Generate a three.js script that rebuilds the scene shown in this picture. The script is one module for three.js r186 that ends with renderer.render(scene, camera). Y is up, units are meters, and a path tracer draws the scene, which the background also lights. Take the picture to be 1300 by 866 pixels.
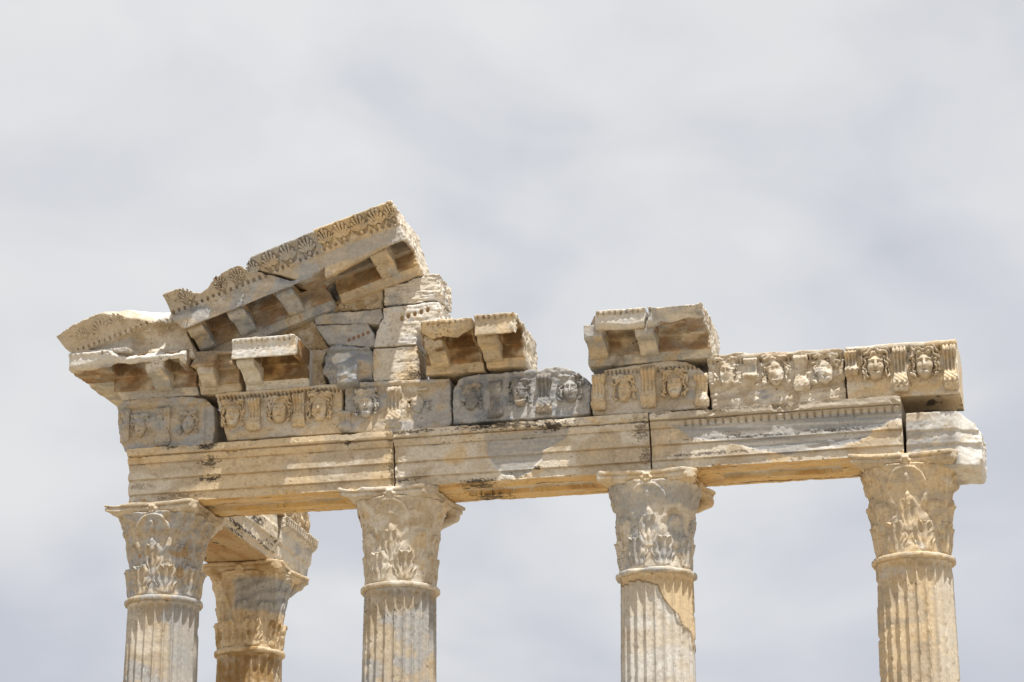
import * as THREE from 'three';

// ---------------------------------------------------------------- camera, sky, sun, exposure
const scene = new THREE.Scene();
const camera = new THREE.PerspectiveCamera(15.451, 1300 / 866, 0.5, 3000);
const CAM = { p: [11.064, 1.4, 27.955], yaw: 0.23618, pitch: 0.32779, f: 3191.74 };
camera.rotation.order = 'YXZ';
camera.position.set(...CAM.p);
camera.rotation.set(CAM.pitch, CAM.yaw, 0);
camera.updateMatrixWorld();
const renderer = new THREE.WebGLRenderer({ antialias: true });
renderer.toneMapping = THREE.LinearToneMapping;
renderer.toneMappingExposure = 1.28;
renderer.shadowMap.enabled = true;
renderer.setSize(1024, 682);

const SUN = new THREE.Vector3(0.20, 1, 0.29).normalize();
const sun = new THREE.DirectionalLight(new THREE.Color().setRGB(1, 0.955, 0.88), 4.8);
sun.position.copy(SUN).multiplyScalar(60).add(new THREE.Vector3(4.5, 9, 0));
sun.target.position.set(4.5, 9, 0);
sun.castShadow = true;
sun.shadow.radius = 2.2;
sun.shadow.mapSize.set(4096, 4096);
Object.assign(sun.shadow.camera, { left: -14, right: 14, top: 16, bottom: -16, near: 1, far: 140 });
scene.add(sun, sun.target);

// ---------------------------------------------------------------- noise
let seedState = 1234567;
const rnd = () => { seedState = (seedState * 1664525 + 1013904223) >>> 0; return seedState / 4294967296; };
const PERM = new Uint8Array(512), GX = new Float32Array(256), GY = new Float32Array(256), GZ = new Float32Array(256);
for (let i = 0; i < 256; i++) {
  PERM[i] = i;
  const a = rnd() * 6.2831853, c = rnd() * 2 - 1, s = Math.sqrt(1 - c * c);
  GX[i] = s * Math.cos(a); GY[i] = s * Math.sin(a); GZ[i] = c;
}
for (let i = 255; i > 0; i--) { const j = Math.floor(rnd() * (i + 1)); const t = PERM[i]; PERM[i] = PERM[j]; PERM[j] = t; }
for (let i = 0; i < 256; i++) PERM[256 + i] = PERM[i];
function noise(x, y, z) {
  const X = Math.floor(x), Y = Math.floor(y), Z = Math.floor(z);
  x -= X; y -= Y; z -= Z;
  const u = x * x * x * (x * (x * 6 - 15) + 10), v = y * y * y * (y * (y * 6 - 15) + 10), w = z * z * z * (z * (z * 6 - 15) + 10);
  const xi = X & 255, yi = Y & 255, zi = Z & 255, x1 = (xi + 1) & 255;
  const A = PERM[xi] + yi, B = PERM[x1] + yi;
  const AA = PERM[A & 255] + zi, AB = PERM[(A + 1) & 255] + zi, BA = PERM[B & 255] + zi, BB = PERM[(B + 1) & 255] + zi;
  let g = PERM[AA & 255]; const n000 = GX[g] * x + GY[g] * y + GZ[g] * z;
  g = PERM[BA & 255]; const n100 = GX[g] * (x - 1) + GY[g] * y + GZ[g] * z;
  g = PERM[AB & 255]; const n010 = GX[g] * x + GY[g] * (y - 1) + GZ[g] * z;
  g = PERM[BB & 255]; const n110 = GX[g] * (x - 1) + GY[g] * (y - 1) + GZ[g] * z;
  g = PERM[(AA + 1) & 255]; const n001 = GX[g] * x + GY[g] * y + GZ[g] * (z - 1);
  g = PERM[(BA + 1) & 255]; const n101 = GX[g] * (x - 1) + GY[g] * y + GZ[g] * (z - 1);
  g = PERM[(AB + 1) & 255]; const n011 = GX[g] * x + GY[g] * (y - 1) + GZ[g] * (z - 1);
  g = PERM[(BB + 1) & 255]; const n111 = GX[g] * (x - 1) + GY[g] * (y - 1) + GZ[g] * (z - 1);
  const a = n000 + u * (n100 - n000), b = n010 + u * (n110 - n010), c = n001 + u * (n101 - n001), d = n011 + u * (n111 - n011);
  const e = a + v * (b - a), f = c + v * (d - c);
  return 1.45 * (e + w * (f - e));
}
function fbm(x, y, z, o) { let s = 0, a = 0.5, k = 1; for (let i = 0; i < o; i++) { s += a * noise(x * k + i * 7.3, y * k + i * 3.1, z * k - i * 5.7); a *= 0.5; k *= 2.03; } return s; }
const clamp = (x, a = 0, b = 1) => x < a ? a : x > b ? b : x;
const hyp = Math.hypot;
const ss = (a, b, x) => { const t = clamp((x - a) / (b - a)); return t * t * (3 - 2 * t); };
const mix = (a, b, t) => a + (b - a) * t;

// ---------------------------------------------------------------- sky (air and thin cloud only)
{
  const W = 3072, H = 1536, EX = 1 / 1.28, data = new Float32Array(W * H * 4);
  for (let j = 0; j < H; j++) {
    const ph = ((j + 0.5) / H - 0.5) * Math.PI, sy = Math.sin(ph), cy = Math.cos(ph);
    for (let i = 0; i < W; i++) {
      const th = ((i + 0.5) / W - 0.5) * 2 * Math.PI, dx = cy * Math.cos(th), dz = cy * Math.sin(th), o = (j * W + i) * 4;
      let r = 0.60, g = 0.635, b = 0.69;
      if (sy > -0.05) {
        const wx = fbm(dx * 5 + 3, sy * 9, dz * 5, 3), wy = fbm(dx * 5 + 13, sy * 9 + 4, dz * 5, 3);
        const n = fbm(dx * 4.2 + wx * 0.5 + 1.7, sy * 8.5 + wy * 0.5 + 0.3, dz * 4.2 + 5.2, 6);
        const m = fbm(dx * 8 + wx * 0.7 + 5, sy * 15 + wy * 0.7, dz * 8 + 2, 6);
        const c = ss(-0.52, 0.42, n + 0.5 * m + mix(-0.36, 0.13, ss(0.21, 0.33, sy + 0.07 * wx))), e = 0.3 + 1.4 * m;
        r = mix(0.555, 0.745, c) + 0.034 * e; g = mix(0.58, 0.76, c) + 0.034 * e; b = mix(0.655, 0.775, c) + 0.031 * e;
      }
      data[o] = r * EX; data[o + 1] = g * EX; data[o + 2] = b * EX; data[o + 3] = 1;
    }
  }
  const t = new THREE.DataTexture(data, W, H, THREE.RGBAFormat, THREE.FloatType);
  t.mapping = THREE.EquirectangularReflectionMapping; t.magFilter = THREE.LinearFilter; t.minFilter = THREE.LinearFilter; t.needsUpdate = true;
  scene.background = t; scene.environment = t;
}

// ---------------------------------------------------------------- picture point -> point on a known plane of the temple
const CY = Math.cos(CAM.yaw), SY = Math.sin(CAM.yaw), CP = Math.cos(CAM.pitch), SP = Math.sin(CAM.pitch);
function ray(u, v) {
  const x = (u - 650) / CAM.f, y = -(v - 433) / CAM.f, y1 = y * CP + SP, z1 = y * SP - CP;
  return [CY * x + SY * z1, y1, -SY * x + CY * z1];
}
function P(u, v, z) { const d = ray(u, v), t = (z - CAM.p[2]) / d[2]; return [CAM.p[0] + t * d[0], CAM.p[1] + t * d[1]]; }
const PX = (pts, z) => pts.map(([u, v]) => P(u, v, z));

// ---------------------------------------------------------------- distance fields
function poly(pts) {
  const n = pts.length, X = new Float64Array(n), Y = new Float64Array(n);
  pts.forEach((p, i) => { X[i] = p[0]; Y[i] = p[1]; });
  return (x, y) => {
    let d = 1e9, s = 1;
    for (let i = 0, j = n - 1; i < n; j = i++) {
      const ex = X[j] - X[i], ey = Y[j] - Y[i], wx = x - X[i], wy = y - Y[i];
      const t = clamp((wx * ex + wy * ey) / (ex * ex + ey * ey)), bx = wx - ex * t, by = wy - ey * t, q = bx * bx + by * by;
      if (q < d) d = q;
      const c1 = y >= Y[i], c2 = y < Y[j], c3 = ex * wy > ey * wx;
      if ((c1 && c2 && c3) || (!c1 && !c2 && !c3)) s = -s;
    }
    return s * Math.sqrt(d);
  };
}
function smax(a, b, k) { const h = k - Math.abs(a - b); return (a > b ? a : b) + (h > 0 ? h * h / k * 0.25 : 0); }
function smin(a, b, k) { const h = k - Math.abs(a - b); return (a < b ? a : b) - (h > 0 ? h * h / k * 0.25 : 0); }
const boxd = (x, y, z, hx, hy, hz) => {
  const a = Math.abs(x) - hx, b = Math.abs(y) - hy, c = Math.abs(z) - hz, m = Math.max(a, b, c);
  return m < 0 ? m : Math.hypot(Math.max(a, 0), Math.max(b, 0), Math.max(c, 0));
};
function cap(x, y, z, ax, ay, az, bx, by, bz, r1, r2) {
  const px = x - ax, py = y - ay, pz = z - az, dx = bx - ax, dy = by - ay, dz = bz - az;
  const t = clamp((px * dx + py * dy + pz * dz) / (dx * dx + dy * dy + dz * dz));
  return Math.hypot(px - dx * t, py - dy * t, pz - dz * t) - r1 - (r2 - r1) * t;
}
const ell = (x, y, z, a, b, c) => { const k0 = Math.hypot(x / a, y / b, z / c), k1 = Math.hypot(x / a / a, y / b / b, z / c / c); return k1 < 1e-6 ? -Math.min(a, b, c) : k0 * (k0 - 1) / k1; };
// wear: broad hollows plus fine tooling; how round the arrises have become
const wear = (x, y, z, s, a = 1) => { const p = noise(x * 34, y * 38, z * 34 + s); return a * (0.006 * noise(x * 5 + s, y * 7, z * 5) + 0.005 * noise(x * 15, y * 18 + s, z * 15) + 0.003 * p) + 0.022 * Math.max(0, p - 0.42); };
const arris = (x, y, z, s, b = 0.012, a = 0.07) => 0.004 + b * 0.4 + a * 0.8 * Math.max(0, noise(x * 3.3 + s, y * 4, z * 3.3 - s) - 0.15) + 0.035 * Math.max(0, noise(x * 11, y * 11 + s, z * 11));

// surface nets on a grid that is fine where the picture looks and coarse elsewhere
function axis(a, b, h, fa = a, fb = b) {
  const out = []; let q = Math.max(fa, a); const e = Math.min(fb, b);
  const left = []; let st = h, c = q; while (c > a) { st = Math.min(st * 1.5, 0.09); c -= st; left.push(c); }
  left.reverse(); out.push(...left);
  for (; q <= e + h * 0.5; q += h) out.push(q);
  st = h; c = out[out.length - 1]; while (c < b) { st = Math.min(st * 1.5, 0.09); c += st; out.push(c); }
  return Float64Array.from(out);
}
function nets(f, X, Y, Z) {
  const nx = X.length, ny = Y.length, nz = Z.length, V = new Float32Array(nx * ny * nz), S = 6;
  const at = (i, j, k) => (k * ny + j) * nx + i;
  for (let k0 = 0; k0 < nz; k0 += S) for (let j0 = 0; j0 < ny; j0 += S) for (let i0 = 0; i0 < nx; i0 += S) {
    const i1 = Math.min(i0 + S, nx), j1 = Math.min(j0 + S, ny), k1 = Math.min(k0 + S, nz);
    const ax = X[i0], bx = X[i1 - 1], ay = Y[j0], by = Y[j1 - 1], az = Z[k0], bz = Z[k1 - 1];
    const d = f((ax + bx) / 2, (ay + by) / 2, (az + bz) / 2), r = Math.hypot(bx - ax, by - ay, bz - az) / 2;
    const skip = Math.abs(d) > r * 1.35 + 0.035;
    for (let k = k0; k < k1; k++) for (let j = j0; j < j1; j++) for (let i = i0; i < i1; i++) V[at(i, j, k)] = skip ? d : f(X[i], Y[j], Z[k]);
  }
  // close the surface at the edge of the grid
  for (let k = 0; k < nz; k++) for (let j = 0; j < ny; j++) for (let i = 0; i < nx; i++)
    if (!i || !j || !k || i === nx - 1 || j === ny - 1 || k === nz - 1) { const q = at(i, j, k); if (V[q] <= 0) V[q] = 1e-4; }
  const idx = new Int32Array(nx * ny * nz).fill(-1), pos = [], tri = [];
  const E = [[0, 1], [2, 3], [4, 5], [6, 7], [0, 2], [1, 3], [4, 6], [5, 7], [0, 4], [1, 5], [2, 6], [3, 7]];
  const c = new Float64Array(8);
  for (let k = 0; k < nz - 1; k++) for (let j = 0; j < ny - 1; j++) for (let i = 0; i < nx - 1; i++) {
    let m = 0;
    for (let q = 0; q < 8; q++) { c[q] = V[at(i + (q & 1), j + ((q >> 1) & 1), k + (q >> 2))]; if (c[q] < 0) m |= 1 << q; }
    if (m === 0 || m === 255) continue;
    let x = 0, y = 0, z = 0, n = 0;
    for (const [a, b] of E) {
      if ((c[a] < 0) === (c[b] < 0)) continue;
      const t = c[a] / (c[a] - c[b]);
      x += mix(X[i + (a & 1)], X[i + (b & 1)], t); y += mix(Y[j + ((a >> 1) & 1)], Y[j + ((b >> 1) & 1)], t); z += mix(Z[k + (a >> 2)], Z[k + (b >> 2)], t); n++;
    }
    idx[at(i, j, k)] = pos.length / 3; pos.push(x / n, y / n, z / n);
  }
  const quad = (a, b, cc, d, flip) => { if (a < 0 || b < 0 || cc < 0 || d < 0) return; flip ? tri.push(a, cc, b, a, d, cc) : tri.push(a, b, cc, a, cc, d); };
  for (let k = 1; k < nz - 1; k++) for (let j = 1; j < ny - 1; j++) for (let i = 1; i < nx - 1; i++) {
    const s = V[at(i, j, k)] < 0;
    if (s !== V[at(i + 1, j, k)] < 0) quad(idx[at(i, j - 1, k - 1)], idx[at(i, j, k - 1)], idx[at(i, j, k)], idx[at(i, j - 1, k)], !s);
    if (s !== V[at(i, j + 1, k)] < 0) quad(idx[at(i - 1, j, k - 1)], idx[at(i - 1, j, k)], idx[at(i, j, k)], idx[at(i, j, k - 1)], !s);
    if (s !== V[at(i, j, k + 1)] < 0) quad(idx[at(i - 1, j - 1, k)], idx[at(i, j - 1, k)], idx[at(i, j, k)], idx[at(i - 1, j, k)], !s);
  }
  const g = new THREE.BufferGeometry();
  g.setAttribute('position', new THREE.BufferAttribute(new Float32Array(pos), 3));
  g.setIndex(new THREE.BufferAttribute(new Uint32Array(tri), 1));
  return g;
}

// ---------------------------------------------------------------- stone: colours of marble, patina, mortar, lichen; some carry painted light and shade
const C = {
  cream: [0.76, 0.61, 0.405], pale: [0.75, 0.685, 0.58], ochre: [0.48, 0.32, 0.15], rust: [0.40, 0.20, 0.07], grey: [0.49, 0.485, 0.475], dgrey: [0.23, 0.23, 0.23],
  white: [0.79, 0.77, 0.73], black: [0.032, 0.028, 0.024], mortar: [0.44, 0.33, 0.195], tan: [0.60, 0.505, 0.375], brown: [0.22, 0.125, 0.05], blue: [0.32, 0.345, 0.38],
};
const grainTex = (() => {
  const N = 512, d = new Uint8Array(N * N * 4), b = new Uint8Array(N * N * 4);
  for (let j = 0; j < N; j++) for (let i = 0; i < N; i++) {
    const a = i / N * 6.2831853, c = j / N * 6.2831853, X = Math.cos(a) * 9, Y = Math.sin(a) * 9, Z = Math.cos(c) * 9, Q = Math.sin(c) * 9;
    const n = noise(X + Q * 0.7, Y - Q * 0.7, Z * 1.3) * 0.6 + noise(X * 3 + Q * 2, Y * 3 + 5, Z * 3 - Q) * 0.4, f = rnd() - 0.5;
    const o = (j * N + i) * 4, v = clamp(232 + 18 * n + 22 * f, 0, 255);
    d[o] = v; d[o + 1] = v; d[o + 2] = v; d[o + 3] = 255;
    const h = clamp(128 + 70 * n + 60 * f, 0, 255); b[o] = b[o + 1] = b[o + 2] = h; b[o + 3] = 255;
  }
  return [d, b].map((q, i) => {
    const t = new THREE.DataTexture(q, N, N); t.wrapS = t.wrapT = THREE.RepeatWrapping; t.magFilter = THREE.LinearFilter; t.minFilter = THREE.LinearMipmapLinearFilter; t.generateMipmaps = true;
    t.repeat.set(1.6, 1.6); if (!i) t.colorSpace = THREE.SRGBColorSpace; t.needsUpdate = true; return t;
  });
})();
const STONE = new THREE.MeshStandardMaterial({ vertexColors: true, roughness: 0.88, metalness: 0, map: grainTex[0], bumpMap: grainTex[1], bumpScale: 0.004 });

// hue(o): a colour for each point. o.pal mottles through a list of colours; veins are marble strata; ochre, lichen are patches with outlines
function hue(o) {
  const { seed = 0, pal = [C.cream, C.pale], fq = 2.2, vein = 0, veinF = 16, tilt = 0.06, ochre = 0, lichen = 0.04, paint } = o, n = pal.length - 1;
  return (x, y, z, nx, ny, nz) => {
    const w = fbm(x * fq + seed * 1.7, y * fq * 1.5 + seed, z * fq, 3);
    const t = clamp(0.5 + w * 1.25) * n, i = Math.min(n - 1, Math.floor(t)), f = n ? ss(0.2, 0.8, t - i) : 0, A = pal[i], B = pal[Math.min(n, i + 1)];
    let c = [mix(A[0], B[0], f), mix(A[1], B[1], f), mix(A[2], B[2], f)];
    const put = (q, a) => { c[0] = mix(c[0], q[0], a); c[1] = mix(c[1], q[1], a); c[2] = mix(c[2], q[2], a); };
    if (vein) {
      const s = (y + tilt * x + 0.25 * z) * veinF + 2.2 * fbm(x * 1.1 + seed, y * 3, z * 1.4, 3), v = 0.5 + 0.5 * Math.sin(s * 2.1), v2 = 0.5 + 0.5 * Math.sin(s * 5.3 + 1);
      const m = ss(-0.25, 0.4, noise(x * 1.3 + seed * 3, y * 2.5, z * 1.3));
      put(C.blue, vein * m * (0.55 * v * v + 0.3 * v2 * v2 * v2)); put(C.white, 0.4 * vein * m * Math.pow(1 - v, 3));
    }
    const st = noise(x * 4.3 + seed, y * 2.4, z * 4.3) + 0.5 * noise(x * 13, y * 6 + seed, z * 13);
    put(C.ochre, ss(0.3, 0.6, st) * (0.16 + ochre)); if (ochre) put(C.rust, ochre * 0.7 * ss(0.3, 0.8, noise(x * 6 + 9, y * 9 + seed, z * 6)));
    const gr = noise(x * 7 + seed, y * 11, z * 7 + 3) + 0.7 * noise(x * 19, y * 26 + seed, z * 19) + 0.5 * noise(x * 46, y * 58, z * 46 + seed);
    put(C.brown, 0.25 * ss(0.25, 0.85, gr)); put(C.pale, 0.30 * ss(0.25, 0.8, -gr));
    put(C.brown, 0.5 * ss(0.46, 0.66, noise(x * 34, y * 38, z * 34 + seed) + 0.25 * noise(x * 80, y * 80, z * 80)));   // browner in the pits
    if (paint) paint(x, y, z, put, c, nx, ny, nz);
    if (lichen) {
      const a = ss(0.12, 0.5, noise(x * 2.1 + 4 + seed, y * 3.4, z * 2.1) + lichen * 2 - 0.1), k = noise(x * 34, y * 44 + seed, z * 34) + 0.6 * noise(x * 75 + 3, y * 90, z * 75);
      put(C.black, 0.85 * a * ss(0.42, 0.7, k + lichen * 1.4));
    }
    const g = 1 + 0.15 * noise(x * 24 + seed, y * 30, z * 24) + 0.13 * noise(x * 60, y * 66, z * 60);
    return [clamp(c[0] * g, 0.015, 0.84), clamp(c[1] * g, 0.015, 0.84), clamp(c[2] * g, 0.015, 0.84)];
  };
}
// black growth with an outline: [u, v, half width, half height, strength] in metres on the front
const crust = list => (x, y, z, put) => {
  for (const [cx, cy, w, h, s] of list) {
    const q = 1 - Math.hypot((x - cx) / w, (y - cy) / h); if (q <= 0) continue;
    const k = noise(x * 13, y * 40, z * 20) * 0.6 + noise(x * 33, y * 60, z * 30) * 0.5 + noise(x * 70, y * 90, z * 70) * 0.6;
    put(C.brown, 0.5 * s * ss(0.0, 0.4, q + k - 0.3)); put(C.black, 0.9 * s * ss(0.02, 0.35, q * 0.88 + k - 0.30));
  }
};

// ---------------------------------------------------------------- objects
const taken = new Map();
function numbered(n) { const k = taken.get(n) || 0; taken.set(n, k + 1); return k ? `${n}_${String(k).padStart(3, '0')}` : n; }
let TRI = 0;
function thin(g, cell) {
  // tops, backs and left ends: merge vertices in cells of a few centimetres
  const p = g.attributes.position, n = g.attributes.normal, map = new Int32Array(p.count), key = new Map(), out = [], cnt = [];
  for (let i = 0; i < p.count; i++) {
    const hid = n.getY(i) > 0.82 || n.getZ(i) < -0.55 || n.getX(i) < -0.8;
    if (!hid) { map[i] = cnt.length; cnt.push(1); out.push(p.getX(i), p.getY(i), p.getZ(i)); continue; }
    const k = (Math.round(p.getX(i) / cell) * 4096 + Math.round(p.getY(i) / cell)) * 4096 + Math.round((p.getZ(i) + 20) / cell);
    let q = key.get(k); if (q === undefined) { q = cnt.length; key.set(k, q); cnt.push(0); out.push(0, 0, 0); }
    out[q * 3] += p.getX(i); out[q * 3 + 1] += p.getY(i); out[q * 3 + 2] += p.getZ(i); cnt[q]++; map[i] = q;
  }
  for (let i = 0; i < cnt.length; i++) if (cnt[i] > 1) { out[i * 3] /= cnt[i]; out[i * 3 + 1] /= cnt[i]; out[i * 3 + 2] /= cnt[i]; }
  const t = g.index.array, tri = [];
  for (let i = 0; i < t.length; i += 3) { const a = map[t[i]], b = map[t[i + 1]], c = map[t[i + 2]]; if (a !== b && b !== c && a !== c) tri.push(a, b, c); }
  const h = new THREE.BufferGeometry(); h.setAttribute('position', new THREE.Float32BufferAttribute(out, 3)); h.setIndex(new THREE.BufferAttribute(new Uint32Array(tri), 1)); return h;
}
function finish(g, color, base, keep) {
  g.computeVertexNormals();
  if (!keep) { g = thin(g, 0.045); g.computeVertexNormals(); }
  const p = g.attributes.position, n = g.attributes.normal, c = new Float32Array(p.count * 3), uv = new Float32Array(p.count * 2);
  for (let i = 0; i < p.count; i++) {
    const x = p.getX(i), y = p.getY(i), z = p.getZ(i), q = color(x, y, z, n.getX(i), n.getY(i), n.getZ(i));
    c.set(q, i * 3); uv[i * 2] = x + 0.5 * z; uv[i * 2 + 1] = y + 0.5 * z;
  }
  g.setAttribute('color', new THREE.BufferAttribute(c, 3)); g.setAttribute('uv', new THREE.BufferAttribute(uv, 2));
  g.translate(-base[0], -base[1], -base[2]); TRI += g.index.count / 3;
  return g;
}
function thing(name, label, category, base, group) {
  const o = new THREE.Group(); o.name = numbered(name); o.position.set(...base); o.userData = { label, category, kind: 'thing' }; if (group) o.userData.group = group;
  o.__base = base; scene.add(o); return o;
}
function part(name, g, color, parent, keep) {
  let r = parent; while (r.__base === undefined) r = r.parent;
  const m = new THREE.Mesh(finish(g, color, r.__base, keep), STONE); m.name = name; m.castShadow = m.receiveShadow = true; parent.add(m); return m;
}
const H = 0.0098;
const block = (f, [x0, x1, y0, y1, z0, z1], o = {}) => nets(f, axis(x0 - 0.05, x1 + 0.05, o.h || H, ...(o.fx || [])), axis(y0 - 0.05, y1 + 0.05, o.h || H, ...(o.fy || [])), axis(z0 - 0.05, z1 + 0.05, o.h || H, ...(o.fz || [])));
const bounds = pts => { let a = 1e9, b = -1e9, c = 1e9, d = -1e9; for (const [x, y] of pts) { a = Math.min(a, x); b = Math.max(b, x); c = Math.min(c, y); d = Math.max(d, y); } return [a, b, c, d]; };

// ---------------------------------------------------------------- ground and platform (below the frame; they throw warm light upward)
{
  const g = new THREE.CircleGeometry(600, 96); g.rotateX(-Math.PI / 2);
  const m = new THREE.Mesh(g, new THREE.MeshStandardMaterial({ color: new THREE.Color().setRGB(0.30, 0.24, 0.155), roughness: 1 }));
  m.name = 'ground'; m.userData = { kind: 'structure', label: 'sandy ground around the temple', category: 'ground' }; m.receiveShadow = true; scene.add(m);
}
const COLX = [0.01, 2.98, 6.05, 9.0], BACKZ = -3.09, HA = 8.19, HB = 9.313;
{
  const pav = new THREE.MeshStandardMaterial({ color: new THREE.Color().setRGB(0.40, 0.34, 0.26), roughness: 0.95 });
  const t = new THREE.Group(); t.name = 'temple_platform'; t.userData = { kind: 'structure', label: 'stepped stone platform under the columns', category: 'platform' }; scene.add(t);
  [[1.9, 0.0, 0.17], [1.5, 0.17, 0.34], [1.1, 0.34, 0.5]].forEach(([o, y0, y1]) => {
    const b = new THREE.Mesh(new THREE.BoxGeometry(14.9 + 2 * o, y1 - y0, 18 + 2 * o), pav); b.position.set(7.4, (y0 + y1) / 2, -9 + 0.35); b.name = 'step'; b.castShadow = b.receiveShadow = true; t.add(b);
  });
}

// ---------------------------------------------------------------- columns
const bellR = t => 0.405 + 0.13 * Math.pow(t, 3.4);   // t: 0 at the ring, 1 under the abacus
function shaftGeo(cx, cz, o) {
  const N = 24, per = 12, T = N * per, rows = [];
  for (let y = HA - 0.02; y > HA - 1.75; y -= 0.017) rows.push(y);
  for (let y = HA - 1.75; y > 1.25; y -= 0.25) rows.push(y);
  rows.push(0.86);
  const g = new THREE.BufferGeometry(), pos = [], tri = [], cap0 = HA - 0.06;
  rows.forEach(y => {
    const f = (HA - y) / 7.3, R = 0.428 + 0.075 * f;
    for (let i = 0; i < T; i++) {
      const a = i / T * 2 * Math.PI, u = ((i + per / 2) % per) / per * 2 - 1;      // -1..1 across a flute
      const top = cap0 - 0.03 - 0.055 * (1 - Math.sqrt(Math.max(0, 1 - u * u * 0.98)));
      let open = Math.abs(u) < 0.92 ? Math.sqrt(1 - (u / 0.92) ** 2) : 0;
      open *= ss(top, top - 0.03, y);
      const x = Math.cos(a), z = Math.sin(a);
      let r = R - 0.058 * open;
      const px = cx + x * R, pz = cz + z * R;
      const ed = 1 - ss(0.0, 0.3, open), chipn = noise(px * 9 + o.seed, y * 7, pz * 9) + 0.5 * noise(px * 24, y * 20, pz * 24);
      r -= ed * 0.02 * ss(o.chip + 0.1, o.chip + 0.5, chipn) + 0.003 * noise(px * 30, y * 24, pz * 30);
      if (o.cut) r -= o.cut(px, y, pz, open);
      pos.push(cx + x * r, y, cz + z * r);
    }
  });
  for (let j = 0; j < rows.length - 1; j++) for (let i = 0; i < T; i++) { const a = j * T + i, b = j * T + (i + 1) % T, c = a + T, d = b + T; tri.push(a, b, c, b, d, c); }
  g.setAttribute('position', new THREE.Float32BufferAttribute(pos, 3)); g.setIndex(tri);
  return g;
}
function ringGeo(cx, cz, seed, miss) {
  const f = (x, y, z) => {
    const dx = x - cx, dz = z - cz, r = Math.hypot(dx, dz), a = Math.atan2(dz, dx);
    let d = Math.hypot(Math.max(Math.abs(r - 0.43) - 0.022, 0), Math.max(Math.abs(y - HA + 0.035) - 0.012, 0)) - 0.02;
    d = Math.max(d, 0.36 - r);
    d += 0.007 * noise(x * 14, y * 14, z * 14 + seed) + 0.022 * Math.max(0, noise(x * 6 + seed, y * 3, z * 6) - (miss ? -0.05 : 0.25)) ;
    return d;
  };
  return block(f, [cx - 0.48, cx + 0.48, HA - 0.08, HA + 0.01, cz - 0.48, cz + 0.48], { h: 0.013 });
}
function leafGeo(cx, cz, ang, y0, h, w, erode, seed) {
  // an acanthus leaf: five lobes a side, ribs fanning from the midrib, tip curling off the bell
  const NU = 26, NV = 34, pos = [], tri = [], bt = y => clamp((y - HA) / (HB - 0.13 - HA));
  for (let j = 0; j <= NV; j++) for (let i = 0; i <= NU; i++) {
    const u = i / NU * 2 - 1, t = j / NV, au = Math.abs(u);
    const lob = 1 + (1 - 0.7 * erode) * 0.24 * (Math.abs(Math.sin((t * 3.6 + 0.1) * Math.PI)) - 0.6) * ss(1, 0.7, t);
    const wid = w * (0.72 + 0.42 * Math.sin(Math.PI * Math.min(1, t * 0.95))) * (t > 0.62 ? Math.sqrt(Math.max(0.02, 1 - ((t - 0.62) / 0.4) ** 2)) : 1) * lob;
    const y1 = y0 + h * Math.min(t, 0.86) + h * (t > 0.86 ? 0.03 * Math.sin((t - 0.86) / 0.14 * Math.PI) - 0.09 * (t - 0.86) / 0.14 : 0);
    const out = 0.022 + 0.016 * t + (1 - erode) * (0.05 * Math.pow(Math.max(0, t - 0.35) / 0.65, 2.4)) - (t > 0.93 ? (t - 0.93) * 0.5 : 0);
    const fan = au * (2.6 - 1.2 * t) + 0.12 * noise(seed + t * 3, au * 4, 2), rib = (1 - 0.75 * erode) * (0.018 * Math.cos(fan * 2 * Math.PI) * ss(0.05, 0.3, t) - 0.012 * Math.exp(-((au - 0.75) ** 2) * 90) * Math.abs(Math.sin((t * 3.6 + 0.1) * Math.PI)) + 0.008 * Math.exp(-au * au * 80));
    const edge = ss(0.8, 1, au) * 0.055 + ss(0.04, 0, t) * 0.03;
    const yy = y1 + (1 - erode) * 0.03 * au * (t < 0.9 ? 1 : 0);
    let r = bellR(bt(yy)) + out + rib - edge;
    const a = ang + u * wid / 0.45, px = cx + Math.cos(a) * r, pz = cz + Math.sin(a) * r;
    r -= 0.008 * noise(px * 16 + seed, yy * 16, pz * 16) + erode * 0.035 * Math.max(0, noise(px * 6, yy * 6 + seed, pz * 6) + 0.1);
    pos.push(cx + Math.cos(a) * r, yy, cz + Math.sin(a) * r);
  }
  for (let j = 0; j < NV; j++) for (let i = 0; i < NU; i++) { const a = j * (NU + 1) + i, b = a + 1, c = a + NU + 1, d = c + 1; tri.push(a, c, b, b, c, d); }
  const g = new THREE.BufferGeometry(); g.setAttribute('position', new THREE.Float32BufferAttribute(pos, 3)); g.setIndex(tri); return g;
}
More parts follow.
